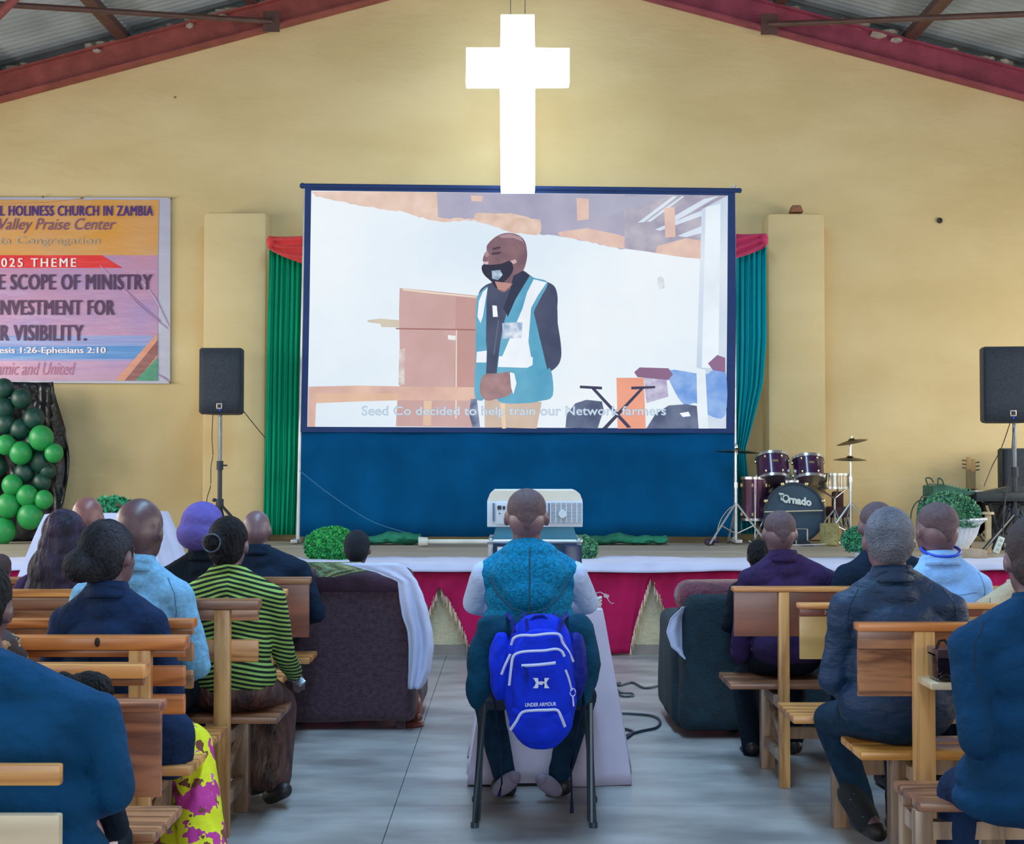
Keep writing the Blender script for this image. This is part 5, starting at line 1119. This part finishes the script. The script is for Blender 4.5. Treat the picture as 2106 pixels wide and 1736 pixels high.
            ell(b, (0, -.005, .77), (.093, .104, .106), HR); ell(b, (0, -.03, .70), (.105, .085, .11), HR); ell(b, (-.02, -.06, .60), (.12, .075, .12), HR); ell(b, (-.03, -.075, .50), (.125, .06, .11), HR); ell(b, (.05, -.06, .55), (.07, .05, .1), HR); nz = (.009, 16)
        elif ty == 'hat': ell(b, (0, -.01, .785), (.1, .115, .098), HR); ell(b, (-.01, -.03, .73), (.108, .11, .085), HR); nz = (.004, 12); nm = 'hat'
        hh = remesh(b, vox * .9, nm, hm, root, 3 if ty != 'long' else 2, nz[0] * k, nz[1] / k, (1, 1, .35) if ty in ('long',) else (1, 1, 1))
        if ty == 'bun':
            b = MB(); c = hpnt(-.03, -.13, .755); b.tube([c + Vector((.04 * k * math.cos(t), .004 * math.sin(2 * t), .04 * k * math.sin(t))) for t in [j * PI / 10 for j in range(20)]], .004 * k, 5, closed=True); b.build('hair_band', mat('hair_net', (60, 72, 92), .4), root)
    # ---- clothes
    if top:
        b = MB(); g = .016
        def torso(b, g, hem):
            ell(b, (0, -.003, .15 + hem), (.168 * bulk + g, .125 + g, .14)); ell(b, (0, .0, .29), (.15 * bulk + g, .108 + g, .17)); ell(b, (0, -.002, .42), (.155 * S_ + g, .108 + g, .14))
            b.cap(pt(-.13 * S_, -.008, .508 - sd), pt(.13 * S_, -.008, .508 - sd), (.058 + g) * k, (.058 + g) * k); b.cap(pt(-.12 * S_, -.008, .53 - sd), pt(dxh * .6 - .02, -.01, .600), (.043 + g) * k, (.046 + g) * k); b.cap(pt(.12 * S_, -.008, .53 - sd), pt(dxh * .6 + .02, -.01, .600), (.043 + g) * k, (.046 + g) * k); ell(b, (dxh * .4, -.012, .55), (.09, .07 + g, .07))
            if hem < 0: ell(b, (0, 0, .06), (.175 * bulk + g, .14 + g, .09))
        torso(b, g, hem)
        if top != 'vest':
            for i in (0, 1): e, wv_ = ael[i]; chain(b, [sh[i], e, e.lerp(wv_, .85)], [.06, .052, .042])
        else:
            for i in (0, 1): b.sph(sh[i].lerp(pt(0, 0, .5), .12), .068 * k, 2)
        if collar:
            c0_ = pt(dxh * .7, .0, .622); b.tube([c0_ + Vector((.072 * k * math.cos(t), .068 * k * math.sin(t), .024 * k * -math.sin(t))) for t in [j * PI / 12 for j in range(24)]], .016 * k, 8, closed=True)
        if extra: extra(b, pt, k, ell)
        go = remesh(b, vox, {'jacket': 'jacket', 'shirt': 'shirt', 'vest': 'vest', 'sweater': 'sweater'}[top], topm, root, 3, (wr + .003) * k, 6, (1, 1, 1.5))
        seams = {'jacket': [[(dxh * .7, .60), (0, .5), (0, .35), (0, .2), (0, .06)], [(-.135 * S_, .575), (-.165 * S_, .52), (-.172 * S_, .45), (-.16 * S_, .38)], [(.135 * S_, .575), (.165 * S_, .52), (.172 * S_, .45), (.16 * S_, .38)]] , 'shirt': [[(-.15 * S_, .49), (0, .475), (.15 * S_, .49)], [(-.15 * S_, .57), (-.172 * S_, .5), (-.17 * S_, .4)], [(.15 * S_, .57), (.172 * S_, .5), (.17 * S_, .4)]]}.get(top, [])
        if yoke: seams = [[(-.19 * S_, .40), (-.1, .375), (0, .37), (.1, .375), (.19 * S_, .40)]] + seams[1:]
        if seams and vox < .0125:
            bv = BVHTree.FromPolygons([v.co for v in go.data.vertices], [p.vertices[:] for p in go.data.polygons]); g0 = ORG[root.name]
            sm_ = seam_mat(topm)
            for sq in seams:
                out = []
                for (a0, a1), (c0, c1) in zip(sq, sq[1:]):
                    for j in range(7):
                        t = j / 7; q = pt(a0 + (c0 - a0) * t, -1, a1 + (c1 - a1) * t) - g0; h = bv.ray_cast(q, Vector((0, 1, 0)))
                        if h[0] is not None and (not out or abs((h[0] + g0).y - out[-1].y) < .04): out.append(h[0] + g0 + Vector((0, .0012, 0)))
                if len(out) > 4: b = MB(); b.tube(out, .0026 * k, 5); b.build('seam', sm_, root)
        if top in ('jacket', 'shirt') and collar:   # turned down collar, a band of its own
            c0_ = pt(dxh * .7, -.002, .628); b = MB()
            def cf(u, v):
                t = PI * (.98 + 1.04 * u); rr_ = .070 + .020 * v; return c0_ + Vector((rr_ * k * math.cos(t), (rr_ - .002) * k * math.sin(t), (.030 - .062 * v - .012 * math.sin(t)) * k - .004))
            b.grid(cf, 30, 4); b.build('collar', topm, root, thick=.006)
        if top == 'vest':
            b = MB(); torso(b, .006, .02)
            for i in (0, 1): e, wv_ = ael[i]; chain(b, [sh[i], e, e.lerp(wv_, .85)], [.060, .050, .038])
            remesh(b, vox, 'shirt', MATS['shirt_white'], root, 4, wr * k, 9)
    if bottom == 'trousers':
        b = MB(); ell(b, (0, .0, .10), (.165 * bulk, .13, .10))
        for i in (0, 1): kn_, an, to = lg[i]; chain(b, [hip[i], kn_, an], [.09, .07, .052])
        remesh(b, vox, 'trousers', botm, root, 4, .004 * k, 9)
    elif bottom == 'skirt':
        b = MB(); ell(b, (0, .0, .10), (.18 * bulk, .14, .11))
        for i in (0, 1): kn_, an, to = lg[i]; chain(b, [hip[i], kn_, kn_.lerp(an, .92)], [.10, .09, .085])
        m0, m1 = lg[0][0].lerp(lg[1][0], .5), lg[0][1].lerp(lg[1][1], .5); chain(b, [pt(0, .1, .1), m0, m0.lerp(m1, .9)], [.1, .1, .1])
        remesh(b, vox, 'skirt', botm, root, 5, .009 * k, 9, (1.6, 1.6, .5))
    for i in (0, 1):
        kn_, an, to = lg[i]; dv = (to - an); fl_ = Vector((dv.x, dv.y, 0)).normalized() if dv.length > 0 else Vector((0, 1, 0))
        b = MB(); hl = Vector((an.x, an.y, max(.05, an.z - .04))) - fl_ * .02 * k; b.cap(Vector((hl.x, hl.y, hl.z * .0 + .045 * k + max(0, an.z - .11 * k))), Vector((to.x, to.y, to.z)), .042 * k, .038 * k); remesh(b, .008, 'shoe', shoem or M_shoe, root, 2)
    return root, pt, hpnt, k
fab = lambda n, c, **k: mat(n, c, k.pop('rough', .85), var=k.pop('var', .15), scale=k.pop('scale', 8), bump=k.pop('bump', .3), bscale=k.pop('bscale', 28), sheen=0, spec=k.pop('spec', .18), **k)
M_navyj = fab('navy_cloth', (14, 36, 70)); M_darkj = fab('charcoal_cloth', (12, 32, 54)); M_ltblue = fab('pale_blue_blazer', (106, 158, 198), scale=60, var=.12); M_blk2 = fab('black_cloth', (8, 22, 36))
M_vest = fab('teal_vest', (4, 116, 164), scale=90, var=.35, bump=.3, bscale=150); fab('shirt_white', (168, 190, 232), var=.05); M_jeans = fab('dark_denim', (12, 42, 66), scale=30, var=.2); M_leather = mat('navy_leather', (12, 42, 74), .58, var=.12, scale=5, bump=.25, bscale=34, stretch=(1, 1, 1.8), spec=.35)
M_sky = fab('sky_shirt', (130, 176, 236), var=.05); M_beige = fab('beige_shirt', (170, 160, 140)); M_navyb = fab('navy_blazer', (0, 48, 84)); M_tealsw = fab('deep_teal_sweater', (0, 58, 98)); M_purp = fab('purple_knit', (88, 82, 160))
M_plum = fab('plum_navy_jacket', (48, 34, 76))
# striped knit
M_str = fab('striped_knit', (120, 170, 90)); nt = M_str.node_tree; N = nt.nodes; bb = N['Principled BSDF']
tc = N.new('ShaderNodeTexCoord'); sx = N.new('ShaderNodeSeparateXYZ'); nt.links.new(tc.outputs['Object'], sx.inputs[0])
nn = N.new('ShaderNodeTexNoise'); nn.inputs['Scale'].default_value = 3; nt.links.new(tc.outputs['Object'], nn.inputs[0])
def mnode(op, a, c=None):
    m_ = N.new('ShaderNodeMath'); m_.operation = op
    for i, q in enumerate((a, c)):
        if q is None: continue
        if isinstance(q, (int, float)): m_.inputs[i].default_value = q
        else: nt.links.new(q, m_.inputs[i])
    return m_.outputs[0]
ax = mnode('ABSOLUTE', mnode('SUBTRACT', sx.outputs[0], .0)); zz = mnode('ADD', sx.outputs[2], mnode('MULTIPLY', ax, .22)); zz = mnode('ADD', zz, mnode('MULTIPLY', nn.outputs[0], .05))
sn_ = mnode('SINE', mnode('MULTIPLY', zz, 2 * PI / .0182)); st_ = mnode('GREATER_THAN', sn_, .05)
mx_ = N.new('ShaderNodeMix'); mx_.data_type = 'RGBA'; mx_.inputs[6].default_value = (*srgb((24, 34, 34)), 1); mx_.inputs[7].default_value = (*srgb((132, 172, 92)), 1); nt.links.new(st_, mx_.inputs[0]); nt.links.new(mx_.outputs[2], bb.inputs['Base Color'])
# floral skirt
def patchy(name, base, blots, rough=.8):
    m = mat(name, base, rough, var=.08, bump=.2, bscale=30); nt = m.node_tree; N = nt.nodes; bb = N['Principled BSDF']; cur = bb.inputs['Base Color'].links[0].from_socket
    for i, (c, sc_, th) in enumerate(blots):
        tc = N.new('ShaderNodeTexCoord'); mp = N.new('ShaderNodeMapping'); mp.inputs['Location'].default_value = (i * 7.3, 2.1 * i, 0); n_ = N.new('ShaderNodeTexNoise'); n_.inputs['Scale'].default_value = sc_; n_.inputs['Detail'].default_value = 3
        nt.links.new(tc.outputs['Object'], mp.inputs[0]); nt.links.new(mp.outputs[0], n_.inputs[0])
        g = N.new('ShaderNodeMath'); g.operation = 'GREATER_THAN'; g.inputs[1].default_value = th; nt.links.new(n_.outputs[0], g.inputs[0])
        x = N.new('ShaderNodeMix'); x.data_type = 'RGBA'; nt.links.new(g.outputs[0], x.inputs[0]); nt.links.new(cur, x.inputs[6]); x.inputs[7].default_value = (*srgb(c), 1); cur = x.outputs[2]
    nt.links.new(cur, bb.inputs['Base Color']); return m
M_flor = patchy('yellow_floral', (206, 214, 26), [((176, 48, 140), 12, .545), ((110, 60, 50), 18, .60), ((200, 90, 190), 22, .66)])
M_brsk = mat('brown_pleated', (44, 28, 32), .55, col2=(92, 62, 58), scale=9, stretch=(2.5, 2.5, .6), bump=.6, bscale=12)
M_scarf = patchy('patterned_scarf', (50, 40, 45), [((150, 120, 90), 22, .52)]); M_pleat = mat('pink_white_pleats', (214, 200, 206), .7, col2=(190, 140, 160), scale=6, bump=.3)
M_pattop = fab('patterned_dark_top', (34, 34, 58))
# ---- left block, far to near
person('bald man seated far left beyond the woman with long wavy hair', 179, 1021, 7.15, skin='c', top='jacket', topm=fab('silver_jacket', (130, 140, 160)), botm=M_blk2, vox=.013)
person('child whose brown head shows at the left edge in front of the draped table', 2, 1141, 7.15, skin='b', hair=('short', mat('brown_hair', (58, 40, 44), .8)), top='shirt', topm=M_blk2, botm=M_blk2, vox=.014)
person('woman in a purple knitted hat and dark coat', 417, 1050, 6.55, hair=('hat', M_purp), top='jacket', topm=M_blk2, botm=M_blk2, sw=1.15, vox=.012, headk=1.12)
person('bald man in a black jacket seated at the left front before the green curtain', 527, 1049, 7.15, bx=545, skin='a', hair=None, top='jacket', topm=M_darkj, botm=M_blk2, vox=.012, sw=1.35)
person('woman with long wavy dark hair in a dark jacket', 132, 1074, 6.4, bx=118, hair=('long', mat('wavy_hair', (16, 12, 30), .6, spec=.25, col2=(50, 42, 68), scale=10, stretch=(1, 1, .3), bump=.8, bscale=20)), top='jacket', topm=M_plum, botm=M_blk2, vox=.011, headk=1.25)
person('child whose dark head shows above the brown sofa', 734, 1112, 7.85, headk=1.35, skin='b', hair=('short', mat('cropped_hair', (30, 36, 46), .85, spec=.2, bump=.3, bscale=120)), top='shirt', topm=M_white, botm=M_blk2, vox=.012)
person('woman in a green and black striped top and brown pleated skirt', 466, 1064, 5.52, bx=478, skin='a', hair=('bun', M_hair), top='sweater', topm=M_str, bottom='skirt', botm=M_brsk, hyaw=-8, hroll=3, sw=1.12, bulk=1.12, vox=.009, wr=.004,
    arms=[None, (P(583, 1345, 5.62), P(607, 1388, 5.86))], legs=[(P(500, 1450, 5.9), P(520, 1600, 5.9), P(530, 1618, 5.8)), (P(570, 1450, 5.85), P(562, 1610, 5.75), P(585, 1625, 5.7))])
b = MB(); a = P(612, 1398, 5.87); b.box(a, (.035, .07, .012), rot=Euler((.5, -.5, .6)).to_matrix(), bev=.003); tag(b.build('phone', mat('phone_silver', (150, 160, 175), .25, metal=.5)), 'small silver phone held by the woman in stripes', 'phone')
def lapel(b, pt, k, ell): pass
person('bald man in a pale blue blazer seated in the left rows', 282, 1029, 5.12, bx=277, skin='b', top='jacket', topm=M_ltblue, botm=M_blk2, hyaw=-14, hpitch=-4, sw=1.04, bulk=1.05, vox=.009, wr=.003, headk=1.04)
person('woman with a fuzzy dark bun, navy jacket and yellow floral skirt', 222, 1080, 4.62, bx=228, skin='a', hair=('afro', M_afro), top='jacket', topm=M_navyj, bottom='skirt', botm=M_flor, hyaw=-24, sw=.98, bulk=1.25, vox=.009, wr=.003, headk=1.05, extra=lambda b, pt, k, ell: (b.sph(P(330, 1520, 4.60), (.11, .10, .12), 3), b.sph(P(350, 1555, 4.60), (.075, .08, .075), 3)),
    legs=[(P(300, 1540, 5.0), P(300, 1800, 4.75), P(300, 1815, 4.9)), (P(388, 1535, 4.78), P(424, 1780, 4.62), P(430, 1800, 4.7))])
person('person in a patterned scarf and dark top, head hidden at the left edge', -52, 1200, 4.15, bx=-20, skin='b', hair=('short', M_hair), top='shirt', topm=M_pattop, botm=M_blk2, vox=.011, sw=.85)
b = MB(); c = P(22, 1345, 4.1); b.tube([P(5, 1315, 4.05), P(22, 1330, 4.02), P(36, 1352, 4.03), P(48, 1378, 4.08)], [.03, .035, .03, .015], 10); tag(b.build('scarf', M_scarf), 'brown patterned scarf on the shoulder of the person at the left edge', 'scarf')
person('small child with fuzzy dark hair puffs hidden behind the teal shoulder', 124, 1388, 3.22, skin='b', hair=('puffs', M_hair), top='shirt', topm=M_blk2, botm=M_blk2, vox=.009)
person('woman in a deep teal sweater in the left foreground, seen from behind', -62, 1150, 2.98, bx=8, skin='b', shoulder_drop=.015, hair=('short', M_hair), top='sweater', topm=M_tealsw, bottom='skirt', botm=M_pleat, sw=1.42, bulk=1.5, vox=.008, wr=.003, hpitch=-8, hroll=0,
    arms=[None, (P(232, 1625, 2.99), P(165, 1668, 3.30))], legs=[(P(-60, 1660, 3.42), P(-60, 1900, 3.42), P(-60, 1930, 3.5)), (P(165, 1690, 3.30), P(185, 1990, 3.32), P(180, 2050, 3.40))])
# ---- right block
person('child whose dark head shows behind the dark suited man at the front right bench', 1561, 1111, 7.0, skin='b', hair=('short', M_hair), top='shirt', topm=M_blk2, botm=M_blk2, vox=.013)
person('bald man in a dark suit on the front right bench', 1604, 1050, 6.4, bx=1618, skin='a', hair=('stubble', M_stub), top='jacket', topm=M_plum, botm=M_blk2, sw=1.22, vox=.010,
    legs=[(P(1530, 1395, 6.85), P(1545, 1540, 6.75), P(1530, 1548, 6.95)), None], arms=[(P(1522, 1345, 6.5), P(1540, 1345, 6.8)), None])
person('man in a light blue shirt with a blue lanyard', 1928, 1033, 5.62, bx=1940, skin='a', hair=('stubble', M_stub), top='shirt', topm=M_sky, botm=M_blk2, hyaw=14, sw=.86, vox=.010, wr=.002)
rt, pt_, hp_, k_ = person('man in a dark suit almost hidden behind the grey haired man', 1804, 1032, 6.3, bx=1822, skin='a', hair=('stubble', M_stub), top='jacket', topm=M_darkj, botm=M_blk2, sw=1.2, vox=.012)
person('person in a beige shirt behind the near man at the right edge', 2108, 1100, 5.35, bx=2085, skin='a', hair=('short', M_hair), top='shirt', topm=M_beige, botm=M_blk2, vox=.012, sw=.9)
person('grey haired man in a navy leather jacket and dark jeans', 1828, 1048, 4.86, bx=1842, skin='a', hair=('grey', M_grey), top='jacket', topm=M_leather, botm=M_jeans, hyaw=0, sw=1.15, bulk=1.2, vox=.009, wr=.008, headk=1.03, hem=0, yoke=True,
    arms=[(P(1712, 1395, 4.88), P(1765, 1440, 5.15)), None], legs=[(P(1708, 1480, 5.28), P(1772, 1655, 5.12), P(1806, 1712, 5.02)), None])
sk_ = MB(); sk_.cap(P(1752, 1632, 5.14), P(1782, 1688, 5.08), .055, .05); M_sock = patchy('patterned_sock', (18, 26, 34), [((120, 130, 140), 60, .68)]); tag(remesh(sk_, .009, 'sock', M_sock, rt, 2), None); 
so = [o for o in bpy.data.objects if o.name.startswith('sock')][0]; gm = [o for o in bpy.data.objects if o.get('label', '').startswith('grey haired man')][0]
me_ = so.data; me_.transform(Matrix.Translation(ORG[rt.name] - ORG[gm.name])); so.parent = gm
person('man in a navy blazer at the right edge of the picture', 2136, 1072, 3.86, bx=2122, skin='a', hair=('short', mat('dark_hair2', (40, 30, 36), .8, bump=.3)), top='jacket', topm=M_navyb, botm=M_navyj, sw=1.18, bulk=1.3, vox=.008, wr=.004, hem=-.04, headk=1.05,
    legs=[(P(1975, 1625, 4.1), P(1960, 1900, 4.1), P(1950, 1930, 4.2)), None], arms=[(P(2010, 1520, 3.8), P(2060, 1560, 4.1)), None])
# light blue shirt man's lanyard
# ---- centre man
def hood(b, pt, k, ell):
    ell(b, (.0, -.088, .515), (.158, .068, .105)); ell(b, (0, -.06, .605), (.118, .075, .048)); ell(b, (0, -.11, .445), (.112, .052, .078))
cm, pt_, hp_, k_ = person('man in a teal hooded vest and white shirt seated in the middle of the aisle', 1083, 1005, 5.62, bx=1088, seat=.465, skin='a', hair=('stubble', M_stub), top='vest', topm=M_vest, botm=M_jeans, sw=1.12, bulk=1.22, vox=.007, wr=.002, extra=hood, headk=1.0, hpitch=2,
    arms=[(P(975, 1240, 5.75), P(1040, 1262, 6.1)), (P(1208, 1240, 5.75), P(1130, 1262, 6.1))],
    legs=[(P(1000, 1432, 6.08), P(1036, 1590, 5.92), P(1046, 1622, 5.93)), (P(1196, 1432, 6.08), P(1150, 1590, 5.92), P(1136, 1622, 5.93))])
for pts_ in ([(-.165, -.09, .50), (-.13, -.125, .43), (-.07, -.145, .375), (0, -.15, .355), (.07, -.145, .375), (.13, -.125, .43), (.165, -.09, .50)],):
    b = MB(); b.tube([pt_(p[0], p[1] - .016, p[2]) for p in pts_], .004, 6); b.build('hood_seam', mat('seam_dark', (10, 62, 92), .9), cm)
b = MB(); b.tube([pt_(0, -.140, .625), pt_(.0, -.166, .57), pt_(0, -.176, .50), pt_(0, -.172, .42), pt_(0.0, -.150, .345), pt_(.002, -.146, .2)], .0028, 6); b.build('centre_seam', MATS['seam_dark'], cm)
for (x0, y0, x1, y1) in ((1016, 1640, 1066, 1592), (1152, 1642, 1106, 1598)):   # pale soles of the tucked-back sneakers
    b = MB(); a, c = P(x0, y0, 5.83), P(x1, y1, 5.83); a.z = max(a.z, .03); v = c - a; q = Vector((0, 0, 1)).rotation_difference(v).to_matrix()
    b.sph((a + c) / 2, (.036, .02, v.length * .56), 3, rot=q); b.sph((a + c) / 2 + v * .32, (.03, .026, v.length * .2), 2, rot=q); b.build('shoe_sole', mat('sole_pale', (112, 108, 132), .7), cm)
# open fronted jacket over chair back
b = MB()
for (px_, py_, rx, rz) in ((990, 1370, .055, .13), (980, 1410, .04, .09), (1205, 1360, .055, .13), (1196, 1400, .045, .10), (1010, 1310, .06, .08), (1190, 1305, .06, .08), (1098, 1290, .15, .05), (1045, 1300, .10, .06), (1150, 1300, .10, .06)):
    b.sph(P(px_, py_, 5.40), (rx, .045, rz), 3)
b.cap(P(1000, 1285, 5.40), P(1198, 1285, 5.40), .035, .035)
tag(remesh(b, .009, 'coat', fab('dark_teal_coat', (0, 56, 84), bump=.3), None, 4, .006, 9, (1, 1, 1)), 'dark teal quilted coat hung over the back of the aisle chair', 'coat')

# ================================================================== BACKPACK
bk = thing('backpack', 'bright blue backpack with white zips hanging on the back of the aisle chair', 'backpack', (X(1108, 5.28), 5.28, Zp(1545, 5.2)))
M_bp = fab('royal_blue_nylon', (4, 42, 196), rough=.75, scale=20, bump=.15, bscale=60, var=.1); M_bp2 = fab('deep_blue_nylon', (4, 24, 120), rough=.6); M_zip = mat('pale_zip', (176, 186, 226), .5, var=.05)
def sup(cx, cz, d, w_, h_, dep, e=3.2, top=.9, bot=.8, nm='main_pouch', m=M_bp, par=bk):
    b = MB()
    def fn(u, v):
        a = u * 2 * PI; ph = (v - .5) * PI
        def sg(x, p): return math.copysign(abs(x) ** p, x)
        ce, se = sg(math.cos(ph), 2 / e), sg(math.sin(ph), 2 / e)
        x, y = sg(math.cos(a), 2 / e) * ce, sg(math.sin(a), 2 / e) * ce
        tf = 1 + (top - 1) * max(0, se) ** 2 + (bot - 1) * max(0, -se) ** 2
        wob = .006 * mnoise.noise(Vector((x * 2 + cx * 9, y * 2, se * 3)))
        return Vector((cx + x * w_ / 2 * tf + wob, d + y * dep / 2 + wob, cz + se * h_ / 2))
    b.grid(fn, 64, 40, closed=True); bmesh.ops.remove_doubles(b.b, verts=b.b.verts[:], dist=1e-5); return b.build(nm, m, par)
dB = 5.22; bx_ = X(1112, dB)
sup(bx_, (Zp(1268, dB) + Zp(1545, dB)) / 2, dB + .06, .275, Zp(1266, dB) - Zp(1546, dB), .16, top=.78, bot=.72)
sup(bx_ + .004, (Zp(1302, 5.15) + Zp(1490, 5.15)) / 2, dB - .03, .215, Zp(1300, 5.15) - Zp(1500, 5.15), .08, top=.85, bot=1.0, nm='front_pouch')
sup(bx_ + .0, (Zp(1440, 5.15) + Zp(1535, 5.15)) / 2, dB - .02, .23, .17, .09, e=2.6, nm='bottom_pocket')
for s, px_ in ((-1, 1030), (1, 1184)): sup(X(px_, dB), Zp(1375, dB), dB + .06, .085, .25, .11, e=2.6, nm='side_pocket', m=M_bp if s < 0 else M_bp2)
def front_y(zoom): return None
def zpath(pts, r=.0045, dd=5.135, nm='zip'):
    pp = [P(960 + x * .2649, 1240 + y * .265, dd + (q if True else 0)) for x, y, q in pts]; out = []
    for i in range(len(pp) - 1):
        p0, p1, p2, p3 = pp[max(0, i - 1)], pp[i], pp[i + 1], pp[min(len(pp) - 1, i + 2)]
        for k in range(5):
            t = k / 5; out.append(.5 * ((2 * p1) + (-p0 + p2) * t + (2 * p0 - 5 * p1 + 4 * p2 - p3) * t * t + (-p0 + 3 * p1 - 3 * p2 + p3) * t ** 3))
    out.append(pp[-1]); b = MB(); b.tube(out, r, 6); b.build(nm, M_zip, bk)
F1 = -.002
zpath([(345, 325, .035), (365, 275, .022), (420, 252, .012), (520, 252, .01), (620, 240, .01), (700, 240, .015), (730, 262, .02), (745, 310, .028), (790, 380, .04), (826, 455, .06)], .0052)
zpath([(330, 640, .02), (345, 500, .012), (360, 420, .008), (400, 388, .003), (480, 375, 0), (600, 370, 0), (690, 358, .003), (735, 375, .008), (757, 415, .014)], .0052)
zpath([(270, 555, .06), (300, 480, .05), (338, 400, .04)], .005)
zpath([(765, 520, .022), (790, 590, .03), (812, 680, .04)], .005)
zpath([(340, 985, .012), (385, 920, 0), (430, 850, -.002), (520, 835, -.002), (620, 832, -.002), (700, 832, -.002), (730, 880, 0), (762, 960, .014)], .0055)
zpath([(425, 488, -.003), (560, 480, -.003), (690, 465, -.001)], .006)
b = MB(); b.tube([P(1075, 1371, 5.125), P(1084, 1376, 5.12), P(1086, 1395, 5.12), P(1083, 1408, 5.12), P(1080, 1395, 5.12), P(1080, 1376, 5.12)], .0025, 5); b.build('zip_pull', M_bp2, bk)
b = MB(); c = P(1178, 1424, 5.16); b.tube([c + Vector((.01 * math.cos(t), 0, .014 * math.sin(t))) for t in [j * PI / 6 for j in range(12)]], .002, 5, closed=True); b.tube([c + Vector((0, 0, -.014)), c + Vector((.003, 0, -.05))], .003, 5); b.build('zip_pull', M_zip, bk)
# printed mark and lettering on the pack
M_mk = mat('print_white', (186, 196, 230), .6, var=.03)
def logo(cx, cy, w_, h_, dd):
    b = MB(); U = [(-.5, .5), (-.2, .5), (-.17, .2), (-.2, .0), (0, -.02), (.2, .0), (.17, .2), (.2, .5), (.5, .5), (.36, .2), (.3, -.08), (.16, -.2), (0, -.23), (-.16, -.2), (-.3, -.08), (-.36, .2)]
    U1 = [(-.5, .5), (-.19, .5), (-.165, .22), (-.2, .06), (-.1, .01), (0, -.01), (.1, .01), (.2, .06), (.165, .22), (.19, .5), (.5, .5), (.37, .2), (.31, -.05), (.16, -.14), (0, -.17), (-.16, -.14), (-.31, -.05), (-.37, .2)]
    for sg, off in ((1, 0), (-1, .0006)):
        f = b.b.faces.new([b.b.verts.new(P(cx + x * w_, cy - sg * y * h_, dd - off)) for x, y in U1]); bmesh.ops.triangulate(b.b, faces=[f])
    me = bpy.data.meshes.new('emblem'); b.b.to_mesh(me); b.b.free(); link('emblem', me, M_mk, bk, smooth=False)
logo(1113, 1405, 34, 21, 5.134)
text_px('UNDER ARMOUR', P(1080, 1454, 5.134), P(1144, 1446, 5.134), M_mk, bk, bold=.02, skew=.004)
for xa_, xb_ in ((1058, 1045), (1086, 1078), (1128, 1140), (1148, 1165)):
    b = MB(); b.tube([P(xa_, 1300, 5.22), P(xa_ + (xb_ - xa_) * .4, 1276, 5.24), P(xb_, 1266, 5.33), P(xb_, 1262, 5.40)], .008, 6); b.build('strap', M_bp2, bk)
b = MB(); b.tube([P(1090, 1276, 5.24), P(1100, 1268, 5.24), P(1116, 1266, 5.24), P(1130, 1276, 5.24)], .006, 6); b.build('handle', M_bp2, bk)
for pts_ in ([(1030, 1300), (1012, 1340), (1008, 1400), (1018, 1450), (1028, 1520), (1032, 1610), (1026, 1638)], [(1180, 1300), (1200, 1360), (1200, 1450), (1182, 1520), (1174, 1580), (1176, 1640), (1176, 1672)]):
    b = MB(); b.tube([P(x, y, 5.36) for x, y in pts_], [.006, .006, .006, .005, .004, .004, .009], 6); b.build('loose_strap', fab('strap_navy', (12, 26, 56)), bk)
# ================================================================== BAG ON THE THIRD RIGHT BENCH
hb = thing('handbag', 'shiny black handbag with looped straps on the ledge beside the navy blazer', 'handbag', P(1950, 1400, 4.5)); M_pat = mat('patent_black', (26, 18, 26), .12, var=.2, coat=.5)
b = MB(); a, c = P(1922, 1338, 4.5), P(1990, 1400, 4.5); b.bb(a.x, c.x, 4.48, 4.58, c.z, a.z, bev=.012); b.build('body', M_pat, hb)
b = MB(); b.bb(a.x, c.x, 4.475, 4.585, a.z - .022, a.z + .006, bev=.005); b.build('flap', mat('bag_flap', (70, 52, 60), .25, coat=.4), hb)
for q in ([(1925, 1336), (1932, 1318), (1942, 1316), (1952, 1330), (1975, 1336)], [(1930, 1398), (1945, 1388), (1962, 1394), (1976, 1400)]):
    b = MB(); b.tube([P(x, y, 4.465) for x, y in q], .005, 6); b.build('strap', M_pat, hb)
o = thing('ledge', 'pale wooden ledge under the shiny handbag', 'shelf', P(1950, 1410, 4.5)); b = MB(); a = P(1908, 1401, 4.5); b.bb(a.x, 2.4, 4.46, 4.62, a.z - .022, a.z - .001, bev=.003); b.build('board', W_w, o)
b = MB(); b.bb(1.5, 1.56, 4.52, 4.58, 0, a.z - .022); b.build('post', W_g, o); b = MB(); b.bb(2.3, 2.36, 4.52, 4.58, 0, a.z - .022); b.build('post', W_g, o)
# lanyard
ls = [o for o in bpy.data.objects if o.get('label', '').startswith('man in a light blue shirt')][0]; b = MB()
c = P(1934, 1131, 5.62); b.tube([c + Vector((.074 * math.cos(t), -.004 + .072 * math.sin(t), .022 * math.sin(t))) for t in [j * PI / 12 for j in range(24)]], .006, 6, closed=True); b.build('lanyard', mat('lanyard_blue', (20, 70, 210), .5), ls)
